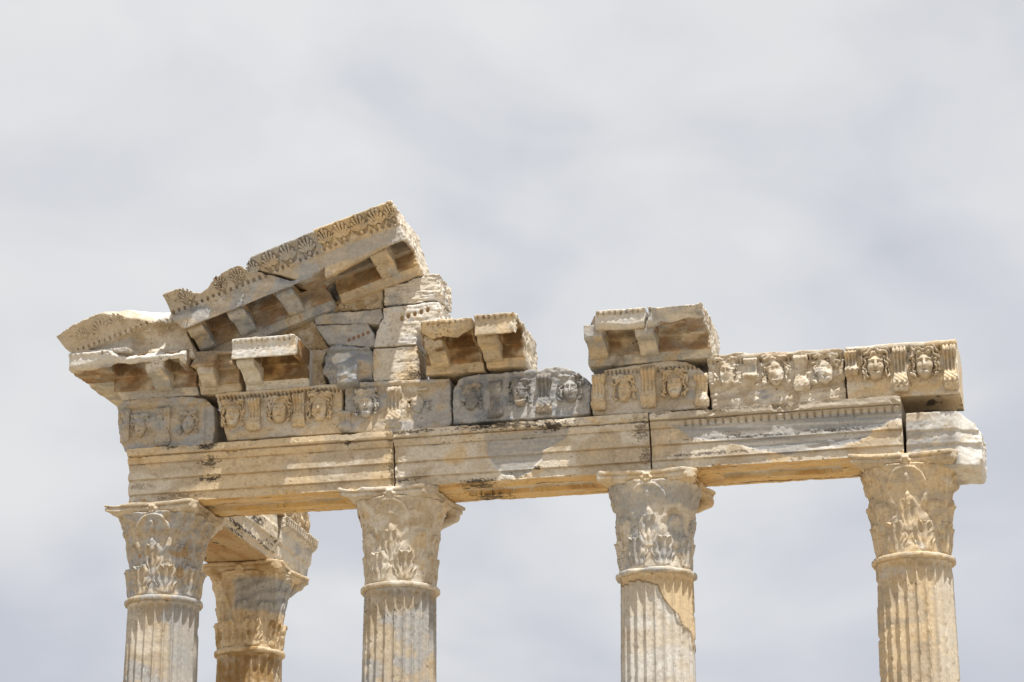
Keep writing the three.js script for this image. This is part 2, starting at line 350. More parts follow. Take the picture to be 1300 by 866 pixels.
function column(label, cx, cz, o) {
  const t = thing('corinthian_column', label, 'column', [cx, 0.5, cz]);
  part('shaft', shaftGeo(cx, cz, o), hue(o.shaft), t, true);
  part('astragal_ring', ringGeo(cx, cz, o.seed, o.ringMiss), hue({ ...o.cap, lichen: 0.02 }), t);
  // bell with worn upper zone
  const yT = HB - 0.13;
  const bell = (x, y, z) => {
    const dx = x - cx, dz = z - cz, r = Math.hypot(dx, dz), q = clamp((y - HA) / (yT - HA)), a = Math.atan2(dz, dx);
    let R = bellR(q) + 0.008;
    // stalks that rise between the leaves to the corners
    const k = Math.cos(4 * (a - Math.PI / 4)), k2 = Math.cos(8 * a + Math.PI);
    R += ss(0.45, 0.95, q) * (0.045 * ss(0.5, 1, k) * q + 0.018 * ss(0.4, 1, k2)) * (1 - 0.6 * o.erode);
    // calyx band and helix scroll
    R += (1 - o.erode) * 0.018 * ss(0.5, 1, k2) * ss(0.6, 0.72, q) * Math.cos((q - 0.6) * 30);
    if (q > 0.4) {
      const uu = (a / (Math.PI / 2) - Math.round(a / (Math.PI / 2))) * 0.75, yy = y - yT, k3 = 1 - 0.75 * o.erode, au = Math.abs(uu);
      const arch = Math.abs(hyp(uu / 0.2, Math.max(0, yy + 0.24) / 0.2) - 1) * 0.2;
      if (yy > -0.26) R += k3 * 0.03 * ss(0.024, 0.008, arch);
      R += k3 * 0.026 * ss(0.026, 0.012, au) * ss(-0.5, -0.46, yy) * ss(-0.06, -0.12, yy) + k3 * 0.035 * ss(0.06, 0.03, hyp(uu, (yy + 0.17) * 0.8)) + k3 * 0.04 * ss(0.075, 0.04, hyp(uu, (yy + 0.40) * 0.7));
      const lean = au - 0.20 - 0.28 * (yy + 0.42);
      R += k3 * 0.045 * ss(0.05, 0.022, Math.abs(lean)) * ss(-0.5, -0.4, yy) + k3 * 0.02 * ss(0.02, 0.008, Math.abs(lean - 0.06)) * ss(-0.4, -0.3, yy);
    }
    let d = (r - R) * 0.86;
    d = smax(d, Math.max(y - yT - 0.01, HA - 0.02 - y), 0.02);
    d += 0.012 * noise(x * 6 + o.seed, y * 6, z * 6) + 0.008 * noise(x * 17, y * 17 + o.seed, z * 17) + 0.004 * noise(x * 40, y * 40, z * 40);
    if (o.bellCut) d = Math.max(d, o.bellCut(x, y, z));
    return d;
  };
  const cap = part('capital', block(bell, [cx - 0.6, cx + 0.6, HA - 0.02, yT + 0.01, cz - 0.6, cz + 0.6], { h: 0.0125 }), hue(o.cap), t);
  // abacus: four hollow sides, moulded edge, a flower in the middle of each, battered horns
  const horn = o.horn || [1, 1, 1, 1];
  const aba = (x, y, z) => {
    const dx = x - cx, dz = z - cz, ax = Math.abs(dx), az = Math.abs(dz);
    const side = Math.max(ax, az), oth = Math.min(ax, az), v = (y - (HB - 0.135)) / 0.135;
    const hollow = 0.495 + 0.27 * oth * oth + (v > 0.66 ? 0.032 : v > 0.56 ? 0.0 : v > 0.2 ? 0.012 : -0.012);
    let d = (side - hollow) * 0.93;
    const hi = (dz > 0 ? (dx < 0 ? 0 : 1) : (dx > 0 ? 2 : 3));
    d = smax(d, (ax + az) * 0.7071 - (0.78 * horn[hi] + 0.02), 0.008);
    d = smax(d, Math.abs(y - HB + 0.068) - 0.066, 0.014);
    const fl = Math.hypot(oth - 0.01, (y - HB + 0.085) * 0.9, side - 0.5) - 0.062;
    d = smin(d, fl + 0.014 * Math.sin(oth * 90) * Math.sin(y * 80), 0.02);
    // horn undersides: the stumps of the volutes
    const hx = dx > 0 ? 0.43 : -0.43, hz = dz > 0 ? 0.43 : -0.43;
    const vol = cap3(x - cx, y, z - cz, hx * 0.78, HB - 0.34, hz * 0.78, hx * 1.08 * horn[hi], HB - 0.15, hz * 1.08 * horn[hi], 0.03, hi === 2 ? 0.075 : 0.045);
    if (hi > 1) d = smin(d, vol, 0.02);
    d += 0.006 * noise(x * 7 + o.seed, y * 9, z * 7) + 0.004 * noise(x * 20, y * 24, z * 20 + o.seed);
    d += 0.05 * Math.max(0, noise(x * 3.2 + o.seed * 2, y * 2, z * 3.2) - 0.22 + 0.2 * o.abaErode);
    return d;
  };
  part('abacus', block(aba, [cx - 0.68, cx + 0.68, HB - 0.42, HB, cz - 0.68, cz + 0.68], { h: 0.0115 }), hue(o.aba || o.cap), cap);
  for (let i = 0; i < 8; i++) {
    const a1 = i * Math.PI / 4 + Math.PI / 8, a2 = i * Math.PI / 4;
    const e1 = o.leaf(a1, 0), e2 = o.leaf(a2, 1);
    if (e1 < 1) part('acanthus_leaf', leafGeo(cx, cz, a1, HA + 0.0, 0.40, 0.150, e1, o.seed + i), hue({ ...o.cap, seed: o.seed + i }), cap, true);
    if (e2 < 1) part('acanthus_leaf', leafGeo(cx, cz, a2, HA + 0.22, 0.44, 0.125, e2, o.seed + i + 20), hue({ ...o.cap, seed: o.seed + i + 4 }), cap, true);
  }
  // base, below the frame
  const lg = new THREE.LatheGeometry([[0.01, 0], [0.72, 0], [0.72, 0.12], [0.7, 0.13], [0.73, 0.19], [0.69, 0.25], [0.6, 0.28], [0.58, 0.32], [0.62, 0.36], [0.6, 0.4], [0.53, 0.42], [0.01, 0.42]].map(p => new THREE.Vector2(...p)), 48);
  lg.translate(cx, 0.5, cz); part('base', lg, hue({ pal: [C.pale, C.cream] }), t);
  return t;
}
const cap3 = cap;
const front = a => Math.sin(a);   // 1 towards the front (+z)
column('grey and cream corinthian column under the corner of the pediment', COLX[0], 0, {
  seed: 3, chip: 0.25, erode: 0.15, abaErode: 0, horn: [1.06, 0.95, 0.9, 0.9], leaf: (a, r) => r ? 0.35 : 0.1,
  shaft: { seed: 3, pal: [C.grey, C.tan, C.pale, C.tan, C.grey], fq: 1.3, vein: 0.35, lichen: 0.02, paint: (x, y, z, put) => put(C.grey, 0.75 * ss(0.18, 0.3, x + 0.05 * noise(x * 5, y * 4, z * 5))) },
  cap: { seed: 8, pal: [C.tan, C.grey, C.tan, C.grey, C.ochre], vein: 0.4, ochre: 0.05, lichen: 0.06 }, aba: { seed: 2, pal: [C.pale, C.tan, C.pale], lichen: 0.03 },
});
column('pale eroded corinthian column with bare capital below a joint in the beam', COLX[1], 0, {
  seed: 11, chip: 0.1, erode: 0.7, abaErode: 0.3, horn: [1.08, 0.86, 1.1, 0.9], leaf: (a, r) => r ? (front(a) > 0.9 ? 0.5 : 0.85) : (front(a) > 0.5 ? 0.25 : 0.7),
  shaft: { seed: 12, pal: [C.pale, C.tan, C.grey, C.pale], fq: 1.6, vein: 0.2, lichen: 0.03 },
  cap: { seed: 14, pal: [C.pale, C.tan, C.pale, C.cream], vein: 0.15, lichen: 0.02 },
});
const crackC3 = (() => { const q = poly(PX([[812, 735], [834, 742], [838, 752], [848, 768], [858, 776], [862, 787], [870, 795], [876, 822], [879, 900], [960, 900], [960, 700], [783, 700], [783, 738]], 0.42)); return (x, y) => q(x, y) + 0.012 * noise(x * 14, y * 14, 3); })();
column('column patched with cream plaster along a jagged crack in white shaft', COLX[2], 0, {
  seed: 21, chip: 0.3, erode: 0.6, abaErode: 0.5, ringMiss: true, horn: [1.0, 0.9, 1.16, 0.9], leaf: (a, r) => r ? 0.7 : (front(a) > 0.2 ? 0.2 : 0.6),
  shaft: { seed: 22, pal: [C.white, C.pale, C.white, C.grey], fq: 1.2, vein: 0.35, lichen: 0.02, paint: (x, y, z, put) => { const d = crackC3(x, y); if (z > -0.1) { put(C.cream, ss(0.006, -0.006, d)); put(C.brown, 0.8 * ss(0.012, 0.004, Math.abs(d))); } } },
  cut: (x, y, z, open) => z > -0.1 ? 0.014 * ss(-0.004, 0.01, crackC3(x, y)) - 0.010 * ss(0.0, -0.01, crackC3(x, y)) * open : 0,
  cap: { seed: 24, pal: [C.pale, C.grey, C.pale, C.tan], vein: 0.4, lichen: 0.04, paint: (x, y, z, put) => put(C.grey, 0.7 * ss(0.12, 0.06, Math.abs(y - 8.98 - 0.15 * (x - 6)) + 0.05 * noise(x * 6, y * 6, z * 6))) },
  aba: { seed: 26, pal: [C.pale, C.cream, C.pale], lichen: 0.02 },
});
column('warm golden corinthian column carrying the broken end of the beam', COLX[3], 0, {
  seed: 31, chip: -0.05, erode: 0.45, abaErode: 0.1, horn: [1.16, 0.98, 1.0, 0.9], leaf: (a, r) => r ? (front(a) < 0.7 ? 0.2 : 0.8) : (front(a) > 0.6 ? 0.35 : 0.15),
  shaft: { seed: 33, pal: [C.cream, C.tan, C.cream, C.pale], fq: 1.9, vein: 0.08, ochre: 0.06, lichen: 0.02, paint: (x, y, z, put) => put(C.pale, 0.7 * ss(9.15, 9.3, x + 0.06 * noise(x * 5, y * 4, z * 5))) },
  cap: { seed: 36, pal: [C.cream, C.tan, C.cream, C.pale], ochre: 0.03, lichen: 0.03 },
});
column('corinthian column standing behind the corner one with smooth grey bell', COLX[0] + 0.02, BACKZ, {
  seed: 41, chip: 0.0, erode: 0.5, abaErode: 0.2, horn: [0.95, 0.9, 1.05, 0.9], leaf: (a, r) => r ? (a > 4.5 || a < 1.2 ? 0.9 : 0.4) : 0.15,
  shaft: { seed: 43, pal: [C.cream, C.ochre, C.tan, C.cream], fq: 2, ochre: 0.15, lichen: 0.03 },
  cap: { seed: 46, pal: [C.tan, C.cream, C.ochre], ochre: 0.12, lichen: 0.04, paint: (x, y, z, put) => { const m = ss(8.62, 8.72, y + 0.05 * noise(x * 6, y * 6, z * 6)) * ss(9.15, 9.05, y) * ss(-0.12, 0.02, x); put(C.grey, m); put(C.dgrey, m * 0.4 * ss(0.1, 0.5, Math.sin(y * 46 - x * 20 + 2 * noise(x * 5, y * 5, z * 5)))); } },
});
console.log('columns', TRI);

// ---------------------------------------------------------------- architrave
const ARCH = [[-0.42, HB], [0.44, HB], [0.44, 9.420], [0.468, 9.428], [0.468, 9.598], [0.496, 9.608], [0.496, 9.795], [0.513, 9.80], [0.524, 9.825], [0.540, 9.858], [0.538, 9.872], [0.522, 9.876], [0.522, 9.886], [0.560, 9.892], [0.566, 9.91], [0.566, 9.978], [-0.42, 9.978]];
function archBlock(label, x0, x1, o) {
  const t = thing('architrave_beam', label, 'stone beam', [(x0 + x1) / 2, HB, 0], 'beam blocks across the columns');
  const xc = (x0 + x1) / 2, a0 = x0 + 0.011, a1 = x1 - 0.011, nx = Math.round((a1 - a0) / 0.0115), pos = [], tri = [];
  const move = (x, y, z) => {
    const fr = ss(0.2, 0.4, z), so = ss(HB + 0.12, HB + 0.02, y), end = Math.min(x - a0, a1 - x);
    let dz = 0, dy = 0;
    if (fr > 0) {
      dz -= wear(x, y, z, o.seed, 0.45) + 0.002;
      const big = noise(x * 2.7 + o.seed, y * 5, 3) + 0.35 * noise(x * 13, y * 15, 1) + 0.2 * noise(x * 30, y * 34, 1);
      dz -= (y > 9.79 ? 0.11 : y < 9.36 ? 0.07 : 0.02) * Math.max(0, big - 0.30);
      dz -= 0.05 * ss(0.06, 0, end) * Math.max(0, noise(x * 6, y * 9, o.seed) + 0.25);
      if (o.eggs && y > 9.80 && y < 9.872) { const q = Math.abs(((x / 0.088) % 1) - 0.5) * 2; dz -= o.eggs(x) * (0.032 * ss(0.66, 0.92, q + 0.25 * noise(x * 3, 1, 5)) + 0.008 * q) * ss(9.80, 9.812, y) * ss(9.872, 9.86, y); }
      if (o.front) dz += o.front(x, y);
    }
    if (so > 0) {
      dy += so * (wear(x, y, z, o.seed, 0.8) + 0.005);
      dy += 0.05 * so * ss(0.0, 0.015, 0.14 - Math.abs(z)) * ss(0.0, 0.02, (x1 - x0) / 2 - 0.75 - Math.abs(x - xc));
      dy += so * 0.04 * Math.max(0, noise(x * 2.2, o.seed, z * 4) + 0.4 * noise(x * 9, 1, z * 12) - 0.3) * (0.4 + 0.6 * ss(0.25, 0.4, Math.abs(z)));
    }
    if (y > 9.9 && z > 0.3) dy -= 0.05 * Math.max(0, noise(x * 3 + o.seed, 1, z * 3) + 0.4 * noise(x * 14, 2, z * 14) - 0.25);
    return [x, y + dy, z + dz * fr];
  };
  const n = ARCH.length;
  for (let s = 0; s < n; s++) {
    const A = ARCH[s], B = ARCH[(s + 1) % n], len = Math.hypot(B[0] - A[0], B[1] - A[1]), fine = s < n - 2 ? (s === 0 ? 0.014 : 0.011) : 0.1, k = Math.max(1, Math.ceil(len / fine)), b = pos.length / 3;
    for (let j = 0; j <= k; j++) for (let i = 0; i <= nx; i++) pos.push(...move(mix(a0, a1, i / nx), mix(A[1], B[1], j / k), mix(A[0], B[0], j / k)));
    for (let j = 0; j < k; j++) for (let i = 0; i < nx; i++) { const q = b + j * (nx + 1) + i, w = q + nx + 1; tri.push(q, q + 1, w, q + 1, w + 1, w); }
  }
  for (const [x, flip] of [[a0, 0], [a1, 1]]) {
    const loop = []; ARCH.forEach((A, s) => { const B = ARCH[(s + 1) % n], k = Math.max(1, Math.ceil(Math.hypot(B[0] - A[0], B[1] - A[1]) / (s < n - 2 ? (s === 0 ? 0.014 : 0.011) : 0.1))); for (let j = 0; j < k; j++) loop.push(move(x, mix(A[1], B[1], j / k), mix(A[0], B[0], j / k))); });
    const b = pos.length / 3; loop.forEach(q => pos.push(...q));
    THREE.ShapeUtils.triangulateShape(loop.map(q => new THREE.Vector2(q[2], q[1])), []).forEach(([a, c, d]) => flip ? tri.push(b + a, b + d, b + c) : tri.push(b + a, b + c, b + d));
  }
  const g = new THREE.BufferGeometry(); g.setAttribute('position', new THREE.Float32BufferAttribute(pos, 3)); g.setIndex(tri);
  const own = o.hue.paint, soff = (x, y, z, put, c, nx, ny, nz) => {
    if (y < HB + 0.05 && z < 0.425) {   // the sheltered soffit keeps its iron patina, streaked along the grain
      put([0.80, 0.54, 0.23], 0.9); put(C.rust, 0.5 * ss(-0.1, 0.5, noise(x * 1.4 + o.seed, 1, z * 5) + 0.4 * noise(x * 6, 3, z * 22)));
      put(C.cream, 0.75 * ss(0.0, 0.4, noise(x * 2.2, 7 + o.seed, z * 6) + 0.3 * noise(x * 5, 2, z * 30)));
      put(C.black, 0.8 * ss(0.47, 0.56, noise(x * 0.9 + 3, o.seed, z * 13) + 0.35 * noise(x * 9, 2, z * 30) + 0.2 * ss(-0.3, -0.42, z)));
    }
    // dark line under the fascia steps: dirt plus their shadow painted in
    for (const q of [9.418, 9.597, 9.79, 9.878]) if (z > 0.4 && Math.abs(y - q) < 0.012) put(C.brown, 0.55 * ss(-0.5, 0.2, noise(x * 3 + q * 9, 2, o.seed) + 0.5 * noise(x * 14, q, 1)) * (1 - Math.abs(y - q) / 0.012));
    if (own) own(x, y, z, put, c, nx, ny, nz);
  };
  part('beam', g, hue({ ...o.hue, paint: soff }), t, true);
}
const xA = P(162, 600, 0.48)[0], xB = P(500, 590, 0.48)[0], xC = P(825.5, 560, 0.48)[0], xD = P(1146.5, 545, 0.48)[0];
archBlock('cream restored beam block on the corner column, with black stains', xA, xB, {
  seed: 51, hue: { seed: 51, pal: [C.cream, C.cream, C.tan, C.pale], fq: 1.2, ochre: 0.04, lichen: 0.02,
    paint: crust([[...P(262, 567, 0.52), 0.22, 0.07, 1], [...P(266, 588, 0.48), 0.17, 0.09, 0.8], [...P(268, 607, 0.47), 0.2, 0.06, 1], [...P(218, 569, 0.52), 0.12, 0.04, 0.9], [...P(444, 564, 0.5), 0.12, 0.035, 1], [...P(230, 630, 0.45), 0.4, 0.06, 0.5], [...P(497, 600, 0.48), 0.05, 0.5, 0.5], [...P(175, 618, 0.47), 0.3, 0.05, 0.35]]) },
});
const patch2 = (() => { const q = poly(PX([[617, 553], [640, 552], [690, 546], [724, 543], [718, 556], [700, 566], [690, 572], [686, 584], [672, 598], [655, 604], [637, 601], [626, 590], [619, 575]], 0.485)); return (x, y) => q(x, y) + 0.012 * noise(x * 9, y * 9, 1) + 0.006 * noise(x * 30, y * 30, 1); })();
archBlock('middle beam block with a grey marble patch set in cream repair', xB, xC, {
  seed: 61, front: (x, y) => -0.018 * ss(0.01, -0.012, patch2(x, y)),
  hue: { seed: 61, pal: [C.cream, C.tan, C.pale, C.cream], fq: 1.5, ochre: 0.03, lichen: 0.03,
    paint: (() => { const k = crust([[...P(650, 540, 0.54), 0.9, 0.06, 0.8], [...P(700, 541, 0.54), 0.35, 0.075, 1], [...P(615, 542, 0.54), 0.25, 0.08, 0.9], [...P(815, 545, 0.5), 0.15, 0.2, 0.55], [...P(820, 578, 0.48), 0.1, 0.16, 0.55], [...P(520, 549, 0.54), 0.5, 0.035, 0.8], [...P(605, 612, 0.45), 0.3, 0.06, 0.9], [...P(682, 594, 0.47), 0.1, 0.03, 1], [...P(515, 609, 0.45), 0.2, 0.03, 0.8]]);
      return (x, y, z, put, c) => { if (z > 0.3) { const d = patch2(x, y); put(C.grey, 0.8 * ss(0.008, -0.008, d)); put(C.blue, 0.35 * ss(0.008, -0.01, d) * ss(0, 0.3, noise(x * 3, y * 30, 2))); put(C.white, 0.7 * ss(0.02, 0.004, Math.abs(d)) * ss(9.6, 9.5, y)); } k(x, y, z, put); }; })() },
});
const grey3 = (() => { const q = poly(PX([[858, 517], [1142, 499], [1149, 530], [1128, 536], [1110, 547], [1090, 560], [1060, 566], [1000, 574], [960, 571], [930, 560], [880, 556], [866, 548], [850, 538]], 0.5)); return (x, y) => q(x, y) + 0.03 * noise(x * 6, y * 9, 4) + 0.01 * noise(x * 24, y * 24, 1); })();
archBlock('grey veined marble beam block with carved egg row and plaster repairs', xC, xD, {
  seed: 71, eggs: x => ss(xC + 0.3, xC + 0.4, x), front: (x, y) => -(0.012 + 0.012 * ss(0.1, 0.6, noise(x * 3, y * 14, 2))) * ss(0.02, -0.02, grey3(x, y)),
  hue: { seed: 71, pal: [C.cream, C.pale, C.tan, C.cream], fq: 1.7, ochre: 0.02, lichen: 0.03,
    paint: (() => { const k = crust([[...P(835, 523, 0.54), 0.12, 0.08, 0.7], [...P(960, 553, 0.49), 1.1, 0.022, 0.8], [...P(1060, 545, 0.49), 0.8, 0.02, 0.8], [...P(905, 575, 0.47), 0.7, 0.03, 0.7], [...P(950, 517, 0.55), 1.2, 0.03, 0.5], [...P(930, 552, 0.49), 0.15, 0.05, 0.5]]);
      return (x, y, z, put, c) => { if (z > 0.3) { const m = ss(0.012, -0.012, grey3(x, y)), s = noise(x * 0.9, y * 22 + 1.5 * x * 0.2, 3) + 0.4 * noise(x * 3, y * 60, 1); put(C.grey, 0.9 * m); put(C.blue, 0.7 * m * ss(-0.1, 0.4, s)); put(C.white, 0.6 * m * ss(0.05, 0.5, -s)); if (y > 9.82) put(C.tan, m * 0.7); } k(x, y, z, put); }; })() },
});
// broken grey end block, lower, on the last column
{
  const pts = PX([[1150, 524], [1218, 520], [1237, 535], [1246, 544], [1246, 580], [1243, 588], [1212, 590], [1150, 594]], 0.46), q = poly(pts), b = bounds(pts);
  const t = thing('architrave_fragment', 'broken grey beam end jutting past the last column, sunlit part painted white', 'stone beam', [(b[0] + b[1]) / 2, b[2], 0]);
  const yb = b[2], f = (x, y, z) => {
    let d = q(x, y);
    if (z < -0.25 && x < b[0] + 0.5) d = Math.max(Math.max(b[0] - x, x - b[0] - 0.5, y - 9.975), yb - y);
    const s1 = P(1190, 545, 0.46)[1], s2 = P(1190, 562, 0.46)[1];
    const xs = P(1213, 555, 0.46)[0], e0 = ss(xs, xs + 0.08, x), zf = 0.40 - e0 * (0.22 * (y - yb) + 0.25 * (x - xs) - 0.02) + 0.024 * ss(s2 - 0.006, s2 + 0.006, y) + 0.026 * ss(s1 - 0.006, s1 + 0.006, y);
    d = smax(d, Math.max(z - zf, -0.42 - z), arris(x, y, z, 81, 0.012, 0.05));
    const e = ss(P(1225, 550, 0.45)[0], P(1240, 550, 0.45)[0], x);
    return d + wear(x, y, z, 81, 0.8) + (0.2 + e) * 0.018 * (noise(x * 6, y * 7, z * 6) + 0.6 * noise(x * 20, y * 22, z * 20));
  };
  part('beam', block(f, [b[0], b[1], yb, 9.98, -0.42, 0.46]), hue({ seed: 81, pal: [C.grey, C.grey, C.white], vein: 0.4, lichen: 0.01, paint: (x, y, z, put) => { put(C.white, 0.8 * ss(P(1210, 560, 0.45)[0], P(1224, 560, 0.45)[0], x + 0.08 * noise(x * 8, y * 8, z * 8))); put(C.tan, 0.5 * ss(0.1, 0.5, noise(x * 7, y * 9, z * 7))); put(C.tan, 0.8 * ss(9.68, 9.74, y + 0.25 * (P(1150, 540, 0.45)[0] + 0.3 - x) * 0.4 + 0.03 * noise(x * 7, y * 7, z * 7)) * ss(P(1200, 540, 0.45)[0], P(1170, 540, 0.45)[0], x)); } }), t);  // white beyond the shadow edge puts sunlight into the colour
}
// side beam running back from the corner, and what lies on it
{
  const mk = (label, z0, z1, crown, o) => {
    const pts = [[-0.43, HB], [0.42, HB], [0.42, 9.425], [0.446, 9.428], [0.446, 9.606], [0.472, 9.61], [0.472, 9.80], ...(crown ? [[0.50, 9.82], [0.55, 9.87], [0.56, 9.98]] : [[0.45, 9.83], [0.44, 9.98]]), [-0.43, 9.98]];
    const q = poly(pts), t = thing('side_architrave_beam', label, 'stone beam', [0, HB, (z0 + z1) / 2]);
    const f = (x, y, z) => {
      let d = q(x, y);
      if (crown && x > 0.44 && y > 9.86 && y < 9.95) d += 0.016 * (0.6 - Math.cos(2 * Math.PI * z / 0.085));
      d = smax(d, Math.abs(z - (z0 + z1) / 2) - (z1 - z0) / 2 + 0.008 - (o.slant ? 0.35 * (y - 9.65) * (z < (z0 + z1) / 2 ? 1 : 0) : 0), arris(x, y, z, o.seed, 0.015, 0.1));
      return d + wear(x, y, z, o.seed, 1) + o.rough * 0.05 * Math.max(0, noise(x * 3 + o.seed, y * 4, z * 2.5) + 0.4 * noise(x * 11, y * 13, z * 11) - 0.1) * ss(0.25, 0.4, x);
    };
    part('beam', block(f, [-0.45, 0.6, HB, 10, z0, z1], { h: 0.014 }), hue(o.hue), t);
  };
  mk('ochre side beam running back from the corner column with black streaks', -2.86, -0.44, false, { seed: 91, rough: 0.6, hue: { seed: 91, pal: [C.tan, C.cream, C.pale], fq: 1.6, ochre: 0.05, lichen: 0.02, paint: (x, y, z, put) => {
    if (y < HB + 0.03) { put(C.ochre, 0.75); put(C.rust, 0.6 * ss(-0.1, 0.5, noise(x * 5, 1, z * 1.4) + 0.3 * noise(x * 20, 1, z * 6))); put(C.black, 0.9 * ss(0.34, 0.5, noise(x * 7, 3, z * 1.2) + 0.3 * noise(x * 25, 1, z * 8))); }
    else if (x > 0.3) { put(C.pale, 0.5); put(C.black, 0.9 * ss(0.3, 0.5, noise(x * 3, y * 13, z * 1.1 + 2) + 0.4 * noise(1, y * 40, z * 14) + 0.15 * ss(9.45, 9.35, y))); }
  } } });
  mk('grey beam fragment with carved egg row projecting above the rear column', -4.25, -2.92, true, { seed: 95, rough: 0.3, slant: true, hue: { seed: 95, pal: [C.grey, C.pale, C.grey], vein: 0.2, ochre: 0.02, lichen: 0.02, paint: (x, y, z, put) => put(C.tan, 0.6 * ss(9.82, 9.86, y)) } });
  const t = thing('frieze_fragment', 'rough pale block lying on the side beam above the rear column', 'stone block', [0.1, 9.98, -3.5]);
  part('stone', block((x, y, z) => smax(boxd(x - 0.05, y - 10.2, z + 3.42, 0.44, 0.21, 0.62) - 0.01, -0.4 * (0.5 - x) - (y - 9.98) * 0.0 - 0.0, 0.001) + wear(x, y, z, 97, 2) + 0.02 * noise(x * 12, y * 12, z * 12), [-0.45, 0.55, 9.98, 10.42, -4.1, -2.75], { h: 0.014 }), hue({ seed: 97, pal: [C.cream, C.mortar, C.pale], lichen: 0.03 }), t);
}
console.log('beams', TRI);

// ---------------------------------------------------------------- frieze: masks between fluted consoles
function maskGeo(cx, cy, z0, s, e, turn, seed) {
  // a theatre-like head in relief: oval face, parted wavy hair falling to curls at the jaw; e: how far it has weathered away
  const kf = 1 - 0.8 * e, flat = 1 - 0.45 * e, ct = Math.cos(turn), st = Math.sin(turn), curls = [];
  for (const sx of [-1, 1]) for (let i = 0; i < 5; i++) curls.push([sx * (0.128 + 0.016 * Math.sin(i * 2.3 + seed + sx)), 0.075 - i * 0.052, 0.045 + 0.008 * Math.sin(i * 3.1 + seed), 0.031 + 0.005 * Math.sin(i * 5 + seed * 2 + sx)]);
  const f = (wx, wy, wz) => {
    let X = (wx - cx) / s, Y = (wy - cy) / s, Z = (wz - z0) / s / flat;
    const ax = X * ct - (Z - 0.02) * st; Z = X * st + (Z - 0.02) * ct + 0.02; X = ax;
    const M = Math.abs(X);
    let d = ell(X, Y + 0.02, Z - 0.02, 0.098, 0.148, 0.092);
    d = smin(d, ell(X, Y + 0.125, Z - 0.04, 0.05, 0.045, 0.055), 0.05);
    d = smin(d, hyp(M - 0.05, Y + 0.04, Z - 0.068) - 0.033 * (0.4 + 0.6 * kf), 0.03);
    if (kf > 0.3) {
      d = smin(d, cap(M, Y, Z, 0.014, 0.047, 0.106, 0.074, 0.042, 0.08, 0.013, 0.011), 0.014);
      d = smax(d, -(ell(M - 0.043, Y - 0.014, Z - 0.124, 0.033, 0.021, 0.044)), 0.010);
      d = smin(d, ell(M - 0.044, Y - 0.010, Z - 0.082, 0.021, 0.011, 0.018), 0.004);
      d = smin(d, cap(X, Y, Z, 0, 0.045, 0.106, 0, -0.046, 0.136, 0.013, 0.021), 0.012);
      d = smax(d, -(ell(X, Y + 0.088, Z - 0.118, 0.036, 0.014, 0.045)), 0.008);
      d = smin(d, cap(X, Y, Z, -0.026, -0.112, 0.092, 0.026, -0.112, 0.092, 0.012, 0.012), 0.010);
    }
    // hair
    let h = ell(X, Y - 0.045, Z - 0.005, 0.148, 0.165, 0.082);
    const a = Math.atan2(Y + 0.02, X), rr = hyp(X * 1.15, Y + 0.02);
    h = smin(h, ell(M - 0.075, Y - 0.155, Z - 0.05, 0.085, 0.045, 0.05), 0.02);
    for (const q of curls) h = smin(h, hyp(X - q[0], Y - q[1], Z - q[2]) - q[3], 0.014);
    h += kf * (0.014 * Math.sin(rr * 120 + 2.2 * Math.sin(a * 8 + seed)) + 0.006 * Math.sin(a * 17 + rr * 22)) * ss(0.08, 0.15, rr) + 0.014 * kf * Math.exp(-(X * X) / 0.00018) * ss(0.1, 0.14, Y);
    // a hollow line where the hair leaves the face
    const faceRim = ell(X, Y + 0.03, Z - 0.05, 0.104, 0.142, 0.2);
    h = smax(h, -faceRim, 0.02);
    d = smin(d, h, 0.004 + 0.045 * e);
    d = d * s * (1 - 0.3 * e) + 0.010 * e + wear(wx, wy, wz, seed, 0.35 + 1.8 * e) + e * 0.035 * Math.max(0, noise(wx * 6 + seed, wy * 7, wz * 6));
    return Math.max(d, z0 - 0.035 - wz);
  };
  return nets(f, axis(cx - 0.21 * s, cx + 0.21 * s, 0.007), axis(cy - 0.22 * s, cy + 0.24 * s, 0.007), axis(z0 - 0.05, z0 + 0.18 * s, 0.007));
}
function consoleGeo(cx, y0, y1, z0, w, e, seed) {
  // rolled head, fluted shank, leaf at the foot
  const h = y1 - y0, f = (x, y, z) => {
    const v = (y - y0) / h, u = (x - cx) / (w / 2);
    let zd = 0.035 + 0.075 * Math.exp(-(((v - 0.86) / 0.13) ** 2)) + 0.05 * Math.exp(-(((v - 0.2) / 0.16) ** 2));
    const fl = ss(0.36, 0.42, v) * (1 - e * 0.8);
    zd += -fl * 0.036 * Math.pow(0.5 + 0.5 * Math.cos(u * Math.PI * 4), 2) + (1 - fl) * (1 - e) * 0.012 * Math.cos(u * 9 + Math.abs(v - 0.2) * 25) * Math.cos(v * 40);
    zd *= 1 - 0.45 * e;
    const wd = w / 2 * (0.86 + 0.16 * ss(0.4, 0.2, v) + 0.1 * ss(0.7, 0.8, v));
    let d = smax(Math.abs(x - cx) - wd, z - z0 - zd, 0.02);
    d = smax(d, Math.max(y0 - y, y - y1), 0.03) * 0.8;
    d += wear(x, y, z, seed, 0.6 + e * 1.4) + e * 0.04 * Math.max(0, noise(x * 7 + seed, y * 6, z * 7));
    return Math.max(d, z0 - 0.04 - z);
  };
  return nets(f, axis(cx - w / 2 - 0.03, cx + w / 2 + 0.03, 0.0085), axis(y0 - 0.03, y1 + 0.03, 0.0085), axis(z0 - 0.06, z0 + 0.15, 0.0085));
}
